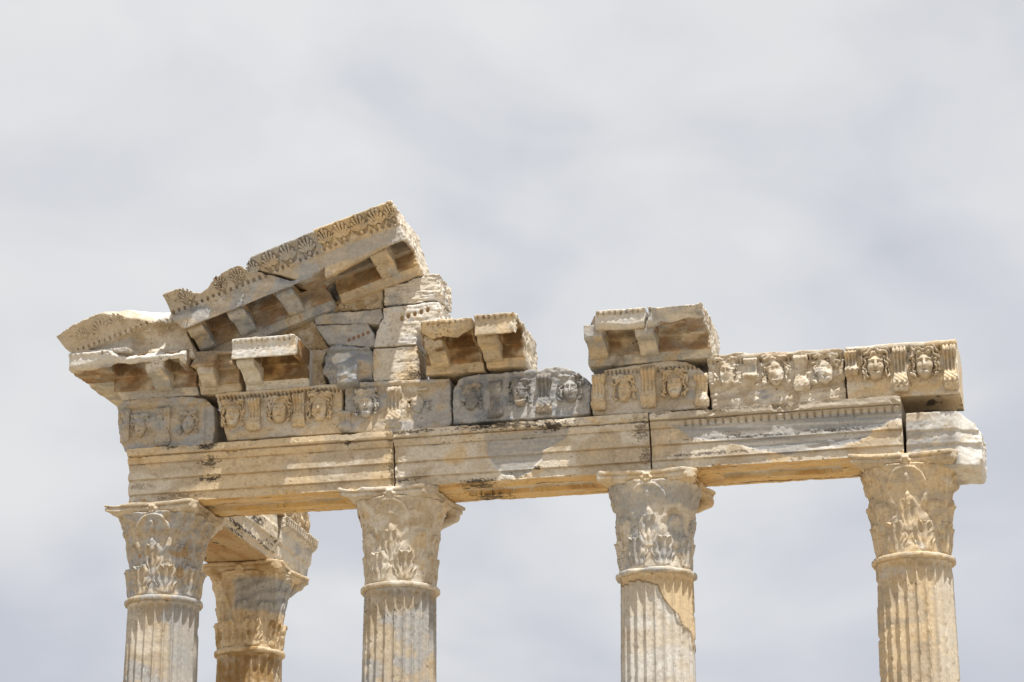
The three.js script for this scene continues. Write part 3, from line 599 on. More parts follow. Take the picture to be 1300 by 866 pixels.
function frieze(label, out, o) {
  const zf = o.zf ?? 0.45, pts = PX(out, zf), q = poly(pts), b = bounds(pts), t = thing('frieze_block', label, 'frieze block', [(b[0] + b[1]) / 2, b[2], 0]);
  const topL = P(...o.top[0], zf + 0.05), topR = P(...o.top[1], zf + 0.05);
  const topY = x => mix(topL[1], topR[1], (x - topL[0]) / (topR[0] - topL[0]));
  const col = hue(o.hue), f = (x, y, z) => {
    const ty = topY(x) - y, lip = o.lip ?? 0.05;
    let F = zf + lip * ss(0.085, 0.03, ty);
    if (o.tongue && ty > 0.035 && ty < 0.095) F -= o.tongue * 0.06 * ss(0.1, 0.75, Math.cos(2 * Math.PI * x / 0.05) + 0.8 * noise(x * 7, o.seed, 2)) * ss(0.035, 0.045, ty) * ss(0.095, 0.08, ty);
    if (o.shape) F += o.shape(x, y);
    let d = smax(q(x, y) + 0.005, Math.max((z - F) * 0.92, -0.36 - z), arris(x, y, z, o.seed, 0.014, 0.08));
    d += wear(x, y, z, o.seed, o.wear ?? 0.9);
    if (o.strata) d += o.strata * (0.016 * noise(x * 2.2, (y - 0.12 * x) * 24, z * 3) + 0.01 * noise(x * 5, (y - 0.12 * x) * 52, z * 6));
    if (o.pits) d += 0.02 * ss(0.35, 0.6, noise(x * 22, y * 22, z * 22 + o.seed)) * o.pits;
    return d;
  };
  part('stone', block(f, [b[0], b[1], b[2], b[3], -0.36, zf + 0.1], { fz: [0.28, 0.8] }), col, t);
  (o.masks || []).forEach(([u, v, s, e, turn = 0], i) => { const c = P(u, v, zf + 0.05); part('mask', maskGeo(c[0], c[1], zf + (o.shape ? o.shape(c[0], c[1]) : 0), s, e, turn, o.seed + i * 3.7), o.maskHue ? hue({ ...o.maskHue, seed: o.seed + i }) : col, t); });
  (o.consoles || []).forEach(([u, va, vb, w, e], i) => { const c = P(u, (va + vb) / 2, zf + 0.05), ya = P(u, vb, zf + 0.05)[1], yb = P(u, va, zf + 0.05)[1]; part('fluted_console', consoleGeo(c[0], ya, yb, zf + (o.shape ? o.shape(c[0], c[1]) : 0), w, e, o.seed + i * 5.1), o.maskHue ? hue({ ...o.maskHue, seed: o.seed + i + 9 }) : col, t); });
}
const MH = { pal: [C.tan, C.cream, C.pale], fq: 4, ochre: 0.06, lichen: 0.02 };
frieze('weathered grey frieze block with two worn masks below the corner cornice', [[150, 518], [160, 510], [200, 505], [245, 504], [262, 507], [271, 516], [272, 545], [268, 568], [158, 574], [152, 561], [149, 540]], {
  seed: 101, top: [[150, 513], [272, 506]], lip: 0.06, hue: { seed: 101, pal: [C.grey, C.tan, C.grey, C.tan], vein: 0.4, lichen: 0.05 }, wear: 1.2,
  masks: [[177, 540, 0.82, 0.55], [238, 536, 0.82, 0.5]], consoles: [[206, 516, 565, 0.19, 0.6], [158, 518, 562, 0.12, 0.8]],
  shape: (x, y) => -0.03 * ss(P(258, 530, 0.45)[0], P(262, 530, 0.45)[0], x),
});
frieze('frieze block with three clear mask faces and tongue moulding, slanted left side', [[273, 501], [429, 488], [435, 492], [434, 548], [432, 550], [288, 560]], {
  seed: 111, top: [[273, 499], [430, 487]], tongue: 1, lip: 0.055, hue: { seed: 111, pal: [C.tan, C.pale, C.cream, C.grey], vein: 0.12, ochre: 0.04, lichen: 0.03 }, maskHue: MH,
  masks: [[294, 525, 0.92, 0.12, 0.25], [354, 520, 0.92, 0.08, 0.2], [405, 516, 0.98, 0.05, 0.1]], consoles: [[322, 503, 546, 0.17, 0.25], [378.5, 497, 541, 0.17, 0.2]],
});
frieze('frieze block with one bleached broken mask and a blank right half', [[437, 495], [448, 486], [571, 480], [573, 537], [566, 543], [508, 550], [429, 548], [428, 534], [437, 522]], {
  seed: 121, top: [[440, 486], [572, 479]], lip: 0.045, hue: { seed: 121, pal: [C.pale, C.grey, C.tan, C.pale], vein: 0.3, lichen: 0.04 }, wear: 1.3,
  masks: [[464, 512, 0.98, 0.45], [529, 508, 0.9, 0.97]], consoles: [[499.5, 489, 542, 0.19, 0.35], [437, 520, 546, 0.17, 0.5]],
  shape: (x, y) => -0.02 * ss(P(509, 520, 0.45)[0], P(514, 520, 0.45)[0], x),
});
frieze('blue grey frieze block with ghostly masks and a rounded right shoulder', [[574, 496], [580, 485], [588, 479], [611, 475], [660, 471.5], [712, 465], [723, 469], [743, 478], [751, 487], [749, 526], [729, 528], [574, 539]], {
  seed: 131, top: [[574, 477], [750, 464]], lip: 0.02, hue: { seed: 131, pal: [C.blue, C.grey, C.blue, C.grey], vein: 0.35, lichen: 0.02, ochre: 0 }, wear: 1.5,
  maskHue: { pal: [C.grey, C.dgrey, C.tan], vein: 0.3, lichen: 0.02 },
  masks: [[597, 504, 0.92, 0.88], [659, 498, 0.95, 0.75], [724, 493, 0.95, 0.45]], consoles: [[628, 481, 530, 0.17, 0.9], [690, 473, 525, 0.19, 0.3]],
});
frieze('frieze block with sloped shoulders and two masks, under the cracked cornice', [[750, 488], [767, 470], [790, 466], [813, 463], [851, 457.5], [872, 460], [886, 466], [895, 473], [897, 518], [822, 525], [752, 528], [749, 506]], {
  seed: 141, top: [[750, 467], [897, 457]], lip: 0.03, tongue: 0.7, hue: { seed: 141, pal: [C.grey, C.tan, C.pale, C.grey], vein: 0.35, lichen: 0.02 }, maskHue: { pal: [C.tan, C.cream, C.pale], fq: 4, ochre: 0.12, lichen: 0.02 },
  masks: [[792, 493, 0.92, 0.45], [856, 487, 0.95, 0.1]], consoles: [[822.5, 464, 517, 0.19, 0.25], [759, 474, 520, 0.17, 0.4], [889.5, 472, 515, 0.17, 0.5]],
});
frieze('striped grey frieze block with three eroded masks and no cornice above', [[897, 456], [905, 451.5], [941, 449.5], [1007, 446], [1071, 444], [1074, 506], [980, 513], [902, 519], [899, 490]], {
  seed: 151, top: [[897, 452], [1072, 444]], lip: 0.05, tongue: 0.7, hue: { seed: 151, pal: [C.grey, C.pale, C.tan, C.pale, C.grey], vein: 0.5, veinF: 22, tilt: -0.12, lichen: 0.03, ochre: 0.02 }, wear: 1.4, strata: 0.6,
  masks: [[921, 472, 1.04, 0.85], [984, 470, 1.06, 0.62], [1048, 468, 1.04, 0.8]], consoles: [[952, 453, 482, 0.18, 0.75], [1016.5, 449, 494, 0.18, 0.6]],
  shape: (x, y) => -0.045 * ss(10.36, 10.18, y + 0.05 * noise(x * 3, y * 3, 2)),
});
frieze('crisply carved golden frieze block with two masks on the broken end', [[1072, 441], [1215, 432], [1219, 498], [1146, 502], [1075, 507]], {
  seed: 161, zf: 0.47, top: [[1072, 441], [1215.5, 432]], tongue: 0.8, lip: 0.06, hue: { seed: 161, pal: [C.pale, C.pale, C.cream, C.tan], fq: 2.4, ochre: 0.01, lichen: 0.02, paint: (x, y, z, put) => { if (y < 10.01 && z < 0.4) { put(C.ochre, 0.5); put(C.black, 0.85 * ss(0.2, 0.42, noise(x * 5, 2, z * 5) + 0.5 * noise(x * 14, 2, z * 14) + 0.35 * ss(9.5, 9.7, x))); } } }, maskHue: { pal: [C.cream, C.tan, C.pale], fq: 4, ochre: 0.10, lichen: 0.0 }, wear: 0.6,
  masks: [[1111, 463, 1, 0, 0.12], [1173.5, 461, 1, 0, 0.02]], consoles: [[1080, 444, 476, 0.16, 0.15], [1142.5, 439, 496, 0.17, 0.02], [1206, 436, 493, 0.165, 0.02]],
  shape: (x, y) => -0.05 * ss(10.16, 10.05, y),
});
console.log('frieze', TRI);

// ---------------------------------------------------------------- cornice blocks: corona, coffered soffit on brackets
const SOF = 0.25;
const KPROF = [[-0.25, 0], [0.50, 0], [0.51, 0.05], [0.545, 0.085], [0.575, 0.10], [0.58, SOF], [1.02, SOF], [1.035, SOF - 0.02], [1.055, SOF - 0.02], [1.055, 0.405], [1.07, 0.42], [1.085, 0.44], [1.085, 0.475], [-0.25, 0.475]];
const MPROF = [[0.5, 0.07], [0.585, 0.055], [0.64, 0.07], [0.70, 0.12], [0.78, 0.165], [0.87, 0.165], [0.93, 0.18], [0.955, 0.215], [0.955, SOF + 0.1], [0.5, SOF + 0.1]];
const RPROF = [[-0.25, 0], [0.50, 0], [0.51, 0.05], [0.545, 0.09], [0.575, 0.11], [0.58, 0.27], [1.0, 0.27], [1.01, 0.25], [1.03, 0.25], [1.03, 0.455], [1.05, 0.47], [1.06, 0.525], [1.075, 0.56], [1.11, 0.62], [1.17, 0.675], [1.2, 0.69], [1.2, 0.72], [-0.25, 0.70]];
const RMPROF = MPROF.map(([z, v]) => [z, v + 0.02]);
// o: x0,x1 along; frame {x,y,ang}; brackets [along, width]; coffers between them
function cornice(name, label, category, o) {
  const fr = o.frame || { x: 0, y: 9.98 + 0.655, ang: 0 }, ca = Math.cos(fr.ang), sa = Math.sin(fr.ang), prof = poly(o.prof || KPROF), sof = o.rake ? 0.27 : SOF, top = o.rake ? 0.72 : 0.475;
  const L = (x, y) => [(x - fr.x) * ca + (y - fr.y) * sa, -(x - fr.x) * sa + (y - fr.y) * ca];
  const xc = (o.x0 + o.x1) / 2, hx = (o.x1 - o.x0) / 2 - 0.006, wx = fr.x + xc * ca, wy = fr.y + xc * sa;
  const t = thing(name, label, category, [wx, wy, 0.2]);
  const palm = (o.palmettes || []).map(([u, v, s0]) => { const q = P(u, v, 1.13); return [L(q[0], q[1])[0], s0 * 1.12]; });
  const egg = o.rake ? [0.465, 0.53] : [0.41, 0.475];
  const f = (x, y, z) => {
    const a = (x - fr.x) * ca + (y - fr.y) * sa, v = -(x - fr.x) * sa + (y - fr.y) * ca, w = o.corner !== undefined ? Math.max(z, o.corner - x) : z;
    let d = prof(w, v);
    if (w > 0.95 && v > egg[0] - 0.03 && v < egg[1] + 0.03 && !o.noEgg && noise(a * 2.3, o.seed, 4) > -0.3) { const pp = o.rake ? 0.076 : 0.068, q = a / pp, e = (q - Math.floor(q) - 0.5) * pp; d = smax(d, -(hyp(e * 1.25, (v - (egg[0] + egg[1]) / 2 + (o.rake ? 0 : 0.012)) * 0.8, (w - (o.rake ? 1.055 : 1.08)) * 0.5) - (o.rake ? 0.025 : 0.0165)), 0.006); }
    if (v > 0.5 && w > 1.0) for (const [pa, ps] of palm) { const ds = hyp(a - pa, (v - 0.6) * 0.95) - 0.088 * ps; if (ds < 0.05) d = smax(d, -Math.max(ds, 1.02 + 0.16 * Math.pow(clamp((v - 0.5) / 0.2), 1.4) - w), 0.008); }
    for (const [p0, p1] of o.coffers || []) {
      const q = Math.max(p0 - a, a - p1, 0.635 - w, w - 0.96, v - sof - (o.cd ?? 0.17));
      d = smax(d, -q, 0.018);
    }
    d = smax(d, Math.max(Math.abs(a - xc) - hx, (o.x0 + 0.006 + (o.obl || 0) * (z - 0.5) - a) * 0.94, (o.zb ?? -0.22) - z), arris(x, y, z, o.seed, 0.012, 0.06));
    const e = o.rough ? ss(o.x1 - 0.12, o.x1 - 0.02, a) * o.rough : 0;
    d += wear(x, y, z, o.seed, o.wear ?? 0.9) + e * (0.022 * noise(x * 9, y * 9, z * 9) + 0.014 * noise(x * 26, y * 26, z * 26));
    if (o.add) d = smin(d, o.add(x, y, z, a, v), 0.01);
    if (o.cut) d = o.cut(d, x, y, z, a, v);
    return d;
  };
  // world bounds of the turned block
  const c = [[o.x0, -0.03], [o.x1, -0.03], [o.x0, top + 0.02], [o.x1, top + 0.02]].map(([a, v]) => [fr.x + a * ca - v * sa, fr.y + a * sa + v * ca]), b = o.bound || bounds(c);
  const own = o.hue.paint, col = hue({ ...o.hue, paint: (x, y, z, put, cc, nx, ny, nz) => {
    const [a, v] = L(x, y);
    if (v < sof + 0.21 && v > 0.09 && z < 0.98 && z > 0.5) { const st = Math.min(1, (o.stainShade ?? 0.5) * 1.45); put(C.ochre, st * ss(-0.35, 0.3, noise(x * 3 + o.seed, y * 3, z * 5))); put(C.rust, st * ss(-0.1, 0.4, noise(x * 5, y * 6 + o.seed, z * 7))); put([0.20, 0.12, 0.055], 0.95 * st * ss(-0.45, 0.2, noise(x * 4 + 7, y * 7, z * 5 + o.seed) + 0.4 * noise(x * 15, y * 15, z * 15))); }  // brown patina of the coffers, deepened with recess shade in its colour
    if (own) own(x, y, z, put, cc, nx, ny, nz, a, v);
  } });
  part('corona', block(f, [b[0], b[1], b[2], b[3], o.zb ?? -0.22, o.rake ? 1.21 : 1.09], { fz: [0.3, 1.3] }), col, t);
  const plain = hue(own ? { ...o.hue, paint: (x, y, z, put, cc, nx, ny, nz) => own(x, y, z, put, cc, nx, ny, nz, ...L(x, y)) } : o.hue);
  const mp = poly(o.rake ? RMPROF : MPROF);
  (o.brackets || []).forEach(([p, w, cutZ = 2], i) => {
    const g = (x, y, z) => {
      const a = (x - fr.x) * ca + (y - fr.y) * sa, v = -(x - fr.x) * sa + (y - fr.y) * ca;
      let d = smax(mp(z, v), Math.abs(a - p) - w / 2, 0.012 + 0.01 * noise(x * 9 + i, y * 9, z * 9));
      d = Math.max(d, z - cutZ + 0.05 * noise(x * 5, y * 5, i));
      return d + wear(x, y, z, o.seed + i, 1.1);
    };
    const mc = [[p - w / 2, 0], [p + w / 2, 0], [p - w / 2, sof + 0.12], [p + w / 2, sof + 0.12]].map(([a, v]) => [fr.x + a * ca - v * sa, fr.y + a * sa + v * ca]), mb = bounds(mc);
    part('bracket', block(g, [mb[0], mb[1], mb[2], mb[3], 0.5, 0.96], { h: 0.0105 }), plain, t);
  });
  (o.palmettes || []).forEach(([u, v, s0, e], i) => {
    const s = s0 * 1.12;
    const pc = P(u, v, 1.13), a0 = L(pc[0], pc[1])[0], v0 = 0.598, c0 = [fr.x + a0 * ca - v0 * sa, fr.y + a0 * sa + v0 * ca];
    const zs = vv => 1.045 + 0.16 * Math.pow(clamp((vv - 0.5) / 0.2), 1.4);
    const g = (x, y, z) => {
      const a = ((x - fr.x) * ca + (y - fr.y) * sa - a0) / s, v = (-(x - fr.x) * sa + (y - fr.y) * ca - v0) / s, Z = (z - zs(v * s + v0)) / s * 0.8;
      let d = 1e9;
      for (let k = -3; k <= 3; k++) { const th = k * 0.34, l = 0.135 - 0.012 * Math.abs(k), tx = Math.sin(th) * l * 1.0, ty = -0.06 + Math.cos(th) * l; d = Math.min(d, cap(a, v, Z, Math.sin(th) * 0.03, -0.06 + Math.cos(th) * 0.03, 0.002, tx, ty, 0.008, 0.007, 0.0155)); }
      d = Math.min(d, Math.hypot(a, (v + 0.065), Z * 1.2) - 0.022);
      return Math.max(d * s * 0.9 + wear(x, y, z, i, 0.25) + e * 0.006, -0.03 - Z * s);
    };
    const mb = [c0[0] - 0.17, c0[0] + 0.15, c0[1] - 0.13, c0[1] + 0.13];
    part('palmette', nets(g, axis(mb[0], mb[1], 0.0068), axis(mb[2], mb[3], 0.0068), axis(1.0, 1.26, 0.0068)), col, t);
  });
  return t;
}
const KX = (u, v, z = 1.08) => P(u, v, z)[0];
const FRK = { x: 0, y: 10.625, ang: 0 };
{ // corner block with its return along the side
  const x0 = -0.955, x1 = KX(243, 450, 0.8);
  const lip = poly([[-1.2, 10.6], [P(165, 452, 1.03)[0], P(165, 452, 1.03)[1]], [P(200, 446, 1.0)[0], P(200, 446, 1.0)[1] - 0.01], [3, 10.98], [3, 10.0], [-1.2, 10.0]]);
  cornice('cornice_block', 'long overhanging corner cornice with broken lip and deep coffers', 'cornice block', {
    frame: FRK, x0, x1, seed: 201, corner: 0.035, wear: 1.2, noEgg: false, stainShade: 0.45, bound: [x0 - 0.15, x1, 10.6, 11.12], zb: -0.75,
    coffers: [[-0.44, 0.0], [0.25, 0.44]], brackets: [[0.125, 0.22]],
    cut: (d, x, y, z, a, v) => { // the lip has sheared off along a sloping face
      const s = ss(-0.85, -0.3, x), pl = ((z - 1.045) * 0.8 - (v - 0.27 - 0.13 * s) * 0.59) + 0.03 * noise(x * 4, y * 4, z * 4) + 0.012 * noise(x * 13, y * 13, z * 13);
      const topc = (z - 1.06) * 0.66 + (v - 0.475) * 0.75 + 0.115 * ss(-0.5, -0.2, x) + 0.02 * noise(x * 5, y, z * 6) + 0.01 * noise(x * 15, y * 15, z * 15);
      return smax(smax(d, x > -0.95 ? pl : -1, 0.03), topc, 0.03);
    },
    hue: { seed: 201, pal: [C.tan, C.grey, C.pale, C.tan], ochre: 0.03, vein: 0.35, lichen: 0.02, paint: (() => { const k = crust([[...P(241, 459, 1), 0.09, 0.09, 1], [...P(246, 478, 0.8), 0.05, 0.12, 0.7]]); return (x, y, z, put) => { put(C.white, 0.75 * ss(0.28, 0.32, y - 10.625 + 0.04 * noise(x * 6, y * 6, z * 6)) * ss(0.9, 0.96, z)); k(x, y, z, put); }; })() },
  });
}
cornice('cornice_fragment', 'sheared cornice stub wedged beside the corner cornice, bracket showing', 'cornice block', {
  frame: FRK, x0: KX(246, 450, 0.75), x1: KX(304, 470, 0.6), seed: 205, wear: 1.3, stainShade: 0.3, coffers: [[0.84, 1.04]], brackets: [[0.72, 0.2, 0.8]], noEgg: true,
  cut: (d, x, y, z, a, v) => smax(d, (z - 0.78) * 0.9 + (v - 0.4) * 0.4 + 0.05 * noise(x * 4, y * 5, 2), 0.03),
  hue: { seed: 205, pal: [C.grey, C.tan, C.pale], vein: 0.35, lichen: 0.03 },
});
cornice('cornice_block', 'bleached single cornice block standing before the raking cornice', 'cornice block', {
  frame: FRK, x0: KX(293, 431), x1: KX(375, 425), seed: 209, wear: 0.8, stainShade: 0.85, coffers: [[1.40, KX(375, 425) - 0.07]], brackets: [[1.275, 0.22]],
  hue: { seed: 209, pal: [C.pale, C.white, C.cream], vein: 0.3, ochre: 0.05, lichen: 0.02 },
});
{ // K4: small broken grey block
  const pts = PX([[409, 452], [420, 440], [432, 437], [468, 440], [473, 447], [472, 480], [450, 485], [433, 492], [418, 486], [410, 474]], 0.5), q = poly(pts), b = bounds(pts);
  const t = thing('cornice_fragment', 'small broken blue grey cornice fragment set in mortar', 'cornice block', [(b[0] + b[1]) / 2, b[2], 0.3]);
  const tip = P(440, 462, 0.66);
  const f = (x, y, z) => {
    const F = 0.48 + 0.1 * ss(0.26, 0.05, Math.hypot((x - tip[0]) * 0.9, (y - tip[1]) * 0.8)) + 0.05 * ss(P(430, 449, 0.5)[1], P(430, 444, 0.5)[1], y);
    let d = smax(q(x, y), Math.max((z - F) * 0.8, -0.1 - z), 0.04);
    const br = smax(boxd(x - tip[0], y - tip[1] + 0.08, z - 0.52, 0.13, 0.17, 0.16), ((y - tip[1] - 0.06) * 0.6 + (z - 0.62) * 0.7), 0.03);
    d = smin(d, br, 0.03);
    return d + wear(x, y, z, 213, 1.8) + 0.02 * noise(x * 7, y * 9, z * 7);
  };
  part('stone', block(f, [b[0], b[1], b[2] - 0.02, b[3], -0.1, 0.75]), hue({ seed: 213, pal: [C.grey, C.blue, C.tan], vein: 0.5, lichen: 0.02, paint: (x, y, z, put) => put(C.white, ss(0.16, 0.1, Math.hypot(x - P(430, 453, 0.6)[0], (y - P(430, 453, 0.6)[1]) * 1.6) + 0.06 * noise(x * 12, y * 12, z * 12))) }), t);
}
cornice('cornice_block', 'brown chipped cornice block resting against its neighbour, front sheared', 'cornice block', {
  frame: { x: 0, y: 10.66, ang: 0 }, x0: 3.40, obl: 0.14, x1: KX(599, 411), seed: 217, wear: 1.2, stainShade: 0.6, coffers: [[3.73, KX(599, 411) - 0.05]], brackets: [[3.61, 0.22]],
  cut: (d, x, y, z, a, v) => { const xm = KX(560, 420); return smax(d, (z - 1.0) * 0.7 - (v - 0.30 - 0.55 * Math.max(0, Math.abs(x - xm - 0.03) - 0.15)) * 0.75 + 0.02 * noise(x * 6, y * 6, z * 6), 0.02); },
  hue: { seed: 217, pal: [C.tan, C.cream, C.tan, C.brown], ochre: 0.12, lichen: 0.05 },
});
cornice('cornice_block', 'cornice block with bright rough end beside the gap of open sky', 'cornice block', {
  frame: { x: 0, y: 10.685, ang: 0 }, x0: KX(601, 409), x1: KX(654, 404), seed: 221, wear: 0.9, stainShade: 0.65, rough: 1, zb: -0.1, coffers: [[4.37, KX(654, 404) + 0.2]], brackets: [[4.25, 0.22]],
  hue: { seed: 221, pal: [C.cream, C.tan, C.cream, C.pale], ochre: 0.10, lichen: 0.03, paint: (x, y, z, put) => put(C.pale, 0.75 * ss(KX(650, 404), KX(655, 404), x)) },
});
{
  const x0 = KX(756, 394), x1 = KX(893, 388), cr = poly(PX([[819, 386], [820, 400], [817, 412], [811, 424], [804, 433], [807, 434], [814, 425], [820, 413], [823, 400], [822, 386]], 1.06));
  cornice('cornice_block', 'large cracked cornice block perched alone beyond the gap', 'cornice block', {
    frame: { x: 0, y: 10.615, ang: 0.0 }, x0: 5.37, obl: 0.38, x1, seed: 225, wear: 1.1, stainShade: 0.36, rough: 1, zb: -0.15,
    cd: 0.09, coffers: [[5.66, 6.0], [6.26, 6.62]], brackets: [[5.53, 0.22], [6.13, 0.22]],
    cut: (d, x, y, z, a, v) => {
      d = Math.max(d, -Math.max(cr(x, y + 0.0) - 0.002, 0.6 - z));
      const r = ss(x0 + 0.66, x0 + 0.72, x);                                           // right half: corona front broken back
      d = smax(d, r > 0 ? (z - 1.06 + 0.03 * r) * 0.75 - (v - 0.42) * 0.35 + 0.025 * noise(x * 5, y * 5, z * 5) : -1, 0.02);
      const l = 1 - r; d = smax(d, l > 0 ? (z - 1.03) * 0.6 - (v - 0.27 - 0.1 * Math.abs(x - x0 - 0.35)) * 0.8 + 0.012 * noise(x * 6, y * 6, z * 6) : -1, 0.015);
      const nx = P(783, 461, 0.55); return smax(d, -(Math.hypot((x - nx[0]) * 1.0 - 0.5 * (y - nx[1]), (y - nx[1]) * 0.7, (z - 0.55) * 0.5) - 0.07), 0.03);
    },
    hue: { seed: 225, pal: [C.tan, C.grey, C.pale, C.grey], vein: 0.4, ochre: 0.06, lichen: 0.03, paint: (x, y, z, put, c, nx, ny, nz, a, v) => { put(C.white, 0.6 * ss(0.24, 0.28, v) * ss(0.42, 0.4, v) * ss(0.98, 1.0, z) * ss(x0 + 0.7, x0 + 0.6, x)); put(C.pale, 0.7 * ss(x1 - 0.03, x1, x)); } },
  });
}
// raking cornice
const RA = 0.2975;
{ // R1: foot of the gable
  const pts = PX([[66, 431], [80, 424], [110, 407], [134, 391], [150, 387.5], [172, 390], [214, 386], [222, 397], [225, 411], [237, 441], [237, 446], [165, 444], [92, 449], [80, 440]], 1.1), q = poly(pts), b = bounds(pts);
  const fr = { x: P(92, 447, 1.06)[0], y: P(92, 447, 1.06)[1], ang: RA + 0.01 }, ca = Math.cos(fr.ang), sa = Math.sin(fr.ang);
  const t = thing('raking_cornice_block', 'gable foot block with broken palmette gutter at the corner', 'raking cornice block', [(b[0] + b[1]) / 2, b[2], 0.3]);
  const brk = poly(PX([[148, 386], [199, 404], [226, 399], [222, 370], [148, 368]], 1.08)), xr = P(166, 440, 1)[0], xq = P(200, 405, 1.1)[0], upR = P(176, 391, 1.2)[0];
  const col = hue({ seed: 231, pal: [C.pale, C.tan, C.pale, C.grey], vein: 0.3, ochre: 0.03, lichen: 0.03, paint: (x, y, z, put) => { const v = -(x - fr.x) * sa + (y - fr.y) * ca; put(C.white, ss(0.01, -0.02, brk(x, y))); put(C.tan, 0.6 * ss(-0.04, -0.02, v) * ss(1.0, 1.03, z)); put(C.grey, 0.6 * ss(-0.03, -0.05, v) * ss(xr + 0.05, xr - 0.05, x)); } });
  const f = (x, y, z) => {
    const a = (x - fr.x) * ca + (y - fr.y) * sa, v = -(x - fr.x) * sa + (y - fr.y) * ca, w = Math.max(z, 0.05 - x);
    let F = 0.965; if (v > -0.03) F = 1.045 + 0.15 * Math.pow(clamp((v - 0.03) / 0.26), 1.5);
    if (v > -0.03 && v < 0.03) { const q = a / 0.07, e = Math.abs(q - Math.floor(q) - 0.5) * 2; F -= 0.035 * ss(0.55, 0.9, e); }
    if (y < fr.y + 0.03 - 0.02 * (x - fr.x)) F = Math.max(F, 1.04);
    // right part sheared back
    const s = ss(xr - 0.05, xr + 0.06, x + 0.03 * noise(x * 8, y * 8, 1)) * ss(0.02, -0.06, v), s2 = ss(xq - 0.1, xq + 0.05, x);
    F -= 0.13 * s + 0.16 * s2 * (1 - s * 0.6) + (s + s2 > 0.2 ? 0.12 * noise(x * 3, y * 4, 5) : 0);
    const roof = v - 0.30 + 0.35 * ss(upR, upR + 0.3, x) * clamp(z - 0.4, 0, 1) * 0.3;
    let d = smax(q(x, y), Math.max((w - F) * 0.85, -0.5 - z), arris(x, y, z, 231, 0.012, 0.05));
    d = smax(d, roof, 0.03);
    { const h = -brk(x, y); if (h > -0.3) d = smax(d, (z - 0.98) * 0.7 + h * 0.72 + 0.02 * noise(x * 6, y * 6, z * 6), 0.015); }
    return d + wear(x, y, z, 231, 1.1);
  };
  part('stone', block(f, [b[0] - 0.2, b[1], b[2], b[3], -0.5, 1.3], { fz: [0.3, 1.4] }), col, t);
  [[104, 426, 0.9], [126, 413, 1.25], [146, 404, 1.2]].forEach(([u, v, s], i) => {
    const pc = P(u, v, 1.13), a0 = (pc[0] - fr.x) * ca + (pc[1] - fr.y) * sa, v0 = 0.155, c0 = [fr.x + a0 * ca - v0 * sa, fr.y + a0 * sa + v0 * ca];
    const g = (x, y, z) => {
      const a = ((x - fr.x) * ca + (y - fr.y) * sa - a0) / s, vv = -(x - fr.x) * sa + (y - fr.y) * ca, v = (vv - v0) / s, Z = (z - 1.04 - 0.15 * Math.pow(clamp((vv - 0.03) / 0.26), 1.5)) / s * 0.8;
      let d = 1e9;
      for (let k = -3; k <= 3; k++) { const th = k * 0.36, l = 0.12 - 0.008 * Math.abs(k); d = Math.min(d, cap(a, v, Z, Math.sin(th) * 0.03, -0.06 + Math.cos(th) * 0.03, 0.002, Math.sin(th) * l, -0.06 + Math.cos(th) * l, 0.006, 0.007, 0.014)); }
      return Math.max(d * s * 0.9, -0.03 - Z * s);
    };
    part('palmette', nets(g, axis(c0[0] - 0.2, c0[0] + 0.16, 0.0072), axis(c0[1] - 0.15, c0[1] + 0.15, 0.0072), axis(1.02, 1.28, 0.0068)), col, t);
  });
}
const R2F = (() => { const e = P(232, 396, 1.055); const ang = 0.32, ca = Math.cos(ang), sa = Math.sin(ang); return { x: e[0] + 0.455 * sa, y: e[1] - 0.455 * ca, ang }; })();
const R2top = (() => { const q = poly([...PX([[205, 379], [212, 373.5], [231, 367.5], [245, 371], [253, 370], [259, 366], [274, 353], [298, 341.5], [308, 338.5], [312, 341], [330, 343.5], [350, 348], [380, 357], [424, 340]], 1.12), [4, 10], [-1, 10]]); return q; })();
const R2bq = (() => poly(PX([[313, 339.5], [325, 322.5], [345, 311], [399, 290], [402, 297], [408, 310], [415, 325], [412, 334], [401, 341], [380, 354], [352, 345.5], [331, 341.5]], 1.12)))();
cornice('raking_cornice_block', 'long lower raking cornice block with eroded palmettes and three brackets', 'raking cornice block', {
  rake: true, prof: RPROF, frame: R2F, x0: -0.17, x1: 1.95, seed: 241, wear: 1.0, stainShade: 0.35,
  coffers: [[0.19, 0.47], [0.73, 1.10], [1.37, 1.75]], brackets: [[0.06, 0.2], [0.60, 0.21], [1.24, 0.21]],
  palmettes: [[236, 374, 0.9, 0.4], [278, 358, 0.85, 0.6], [300, 349, 0.85, 0.4]],
  cut: (d, x, y, z, a, v) => { d = v > 0.3 && z > 0.55 ? smax(d, R2top(x, y) + 0.012 * noise(x * 9, y * 9, z * 9), 0.02) : d; const n = 0.06 * noise(x * 6, y * 6, z * 3); d = smax(d, -0.15 + 0.55 * clamp(0.42 - v, 0, 0.42) - a + 0.4 * n, 0.02); return smax(d, a - 1.87 + 0.2 * ss(0.36, 0.26, v) + n, 0.02); },
  hue: { seed: 241, pal: [C.grey, C.blue, C.grey, C.tan, C.pale], vein: 0.6, ochre: 0.02, lichen: 0.03, paint: (x, y, z, put, c, nx, ny, nz, a, v) => put(C.tan, 0.65 * ss(0.46, 0.5, v)) },
});
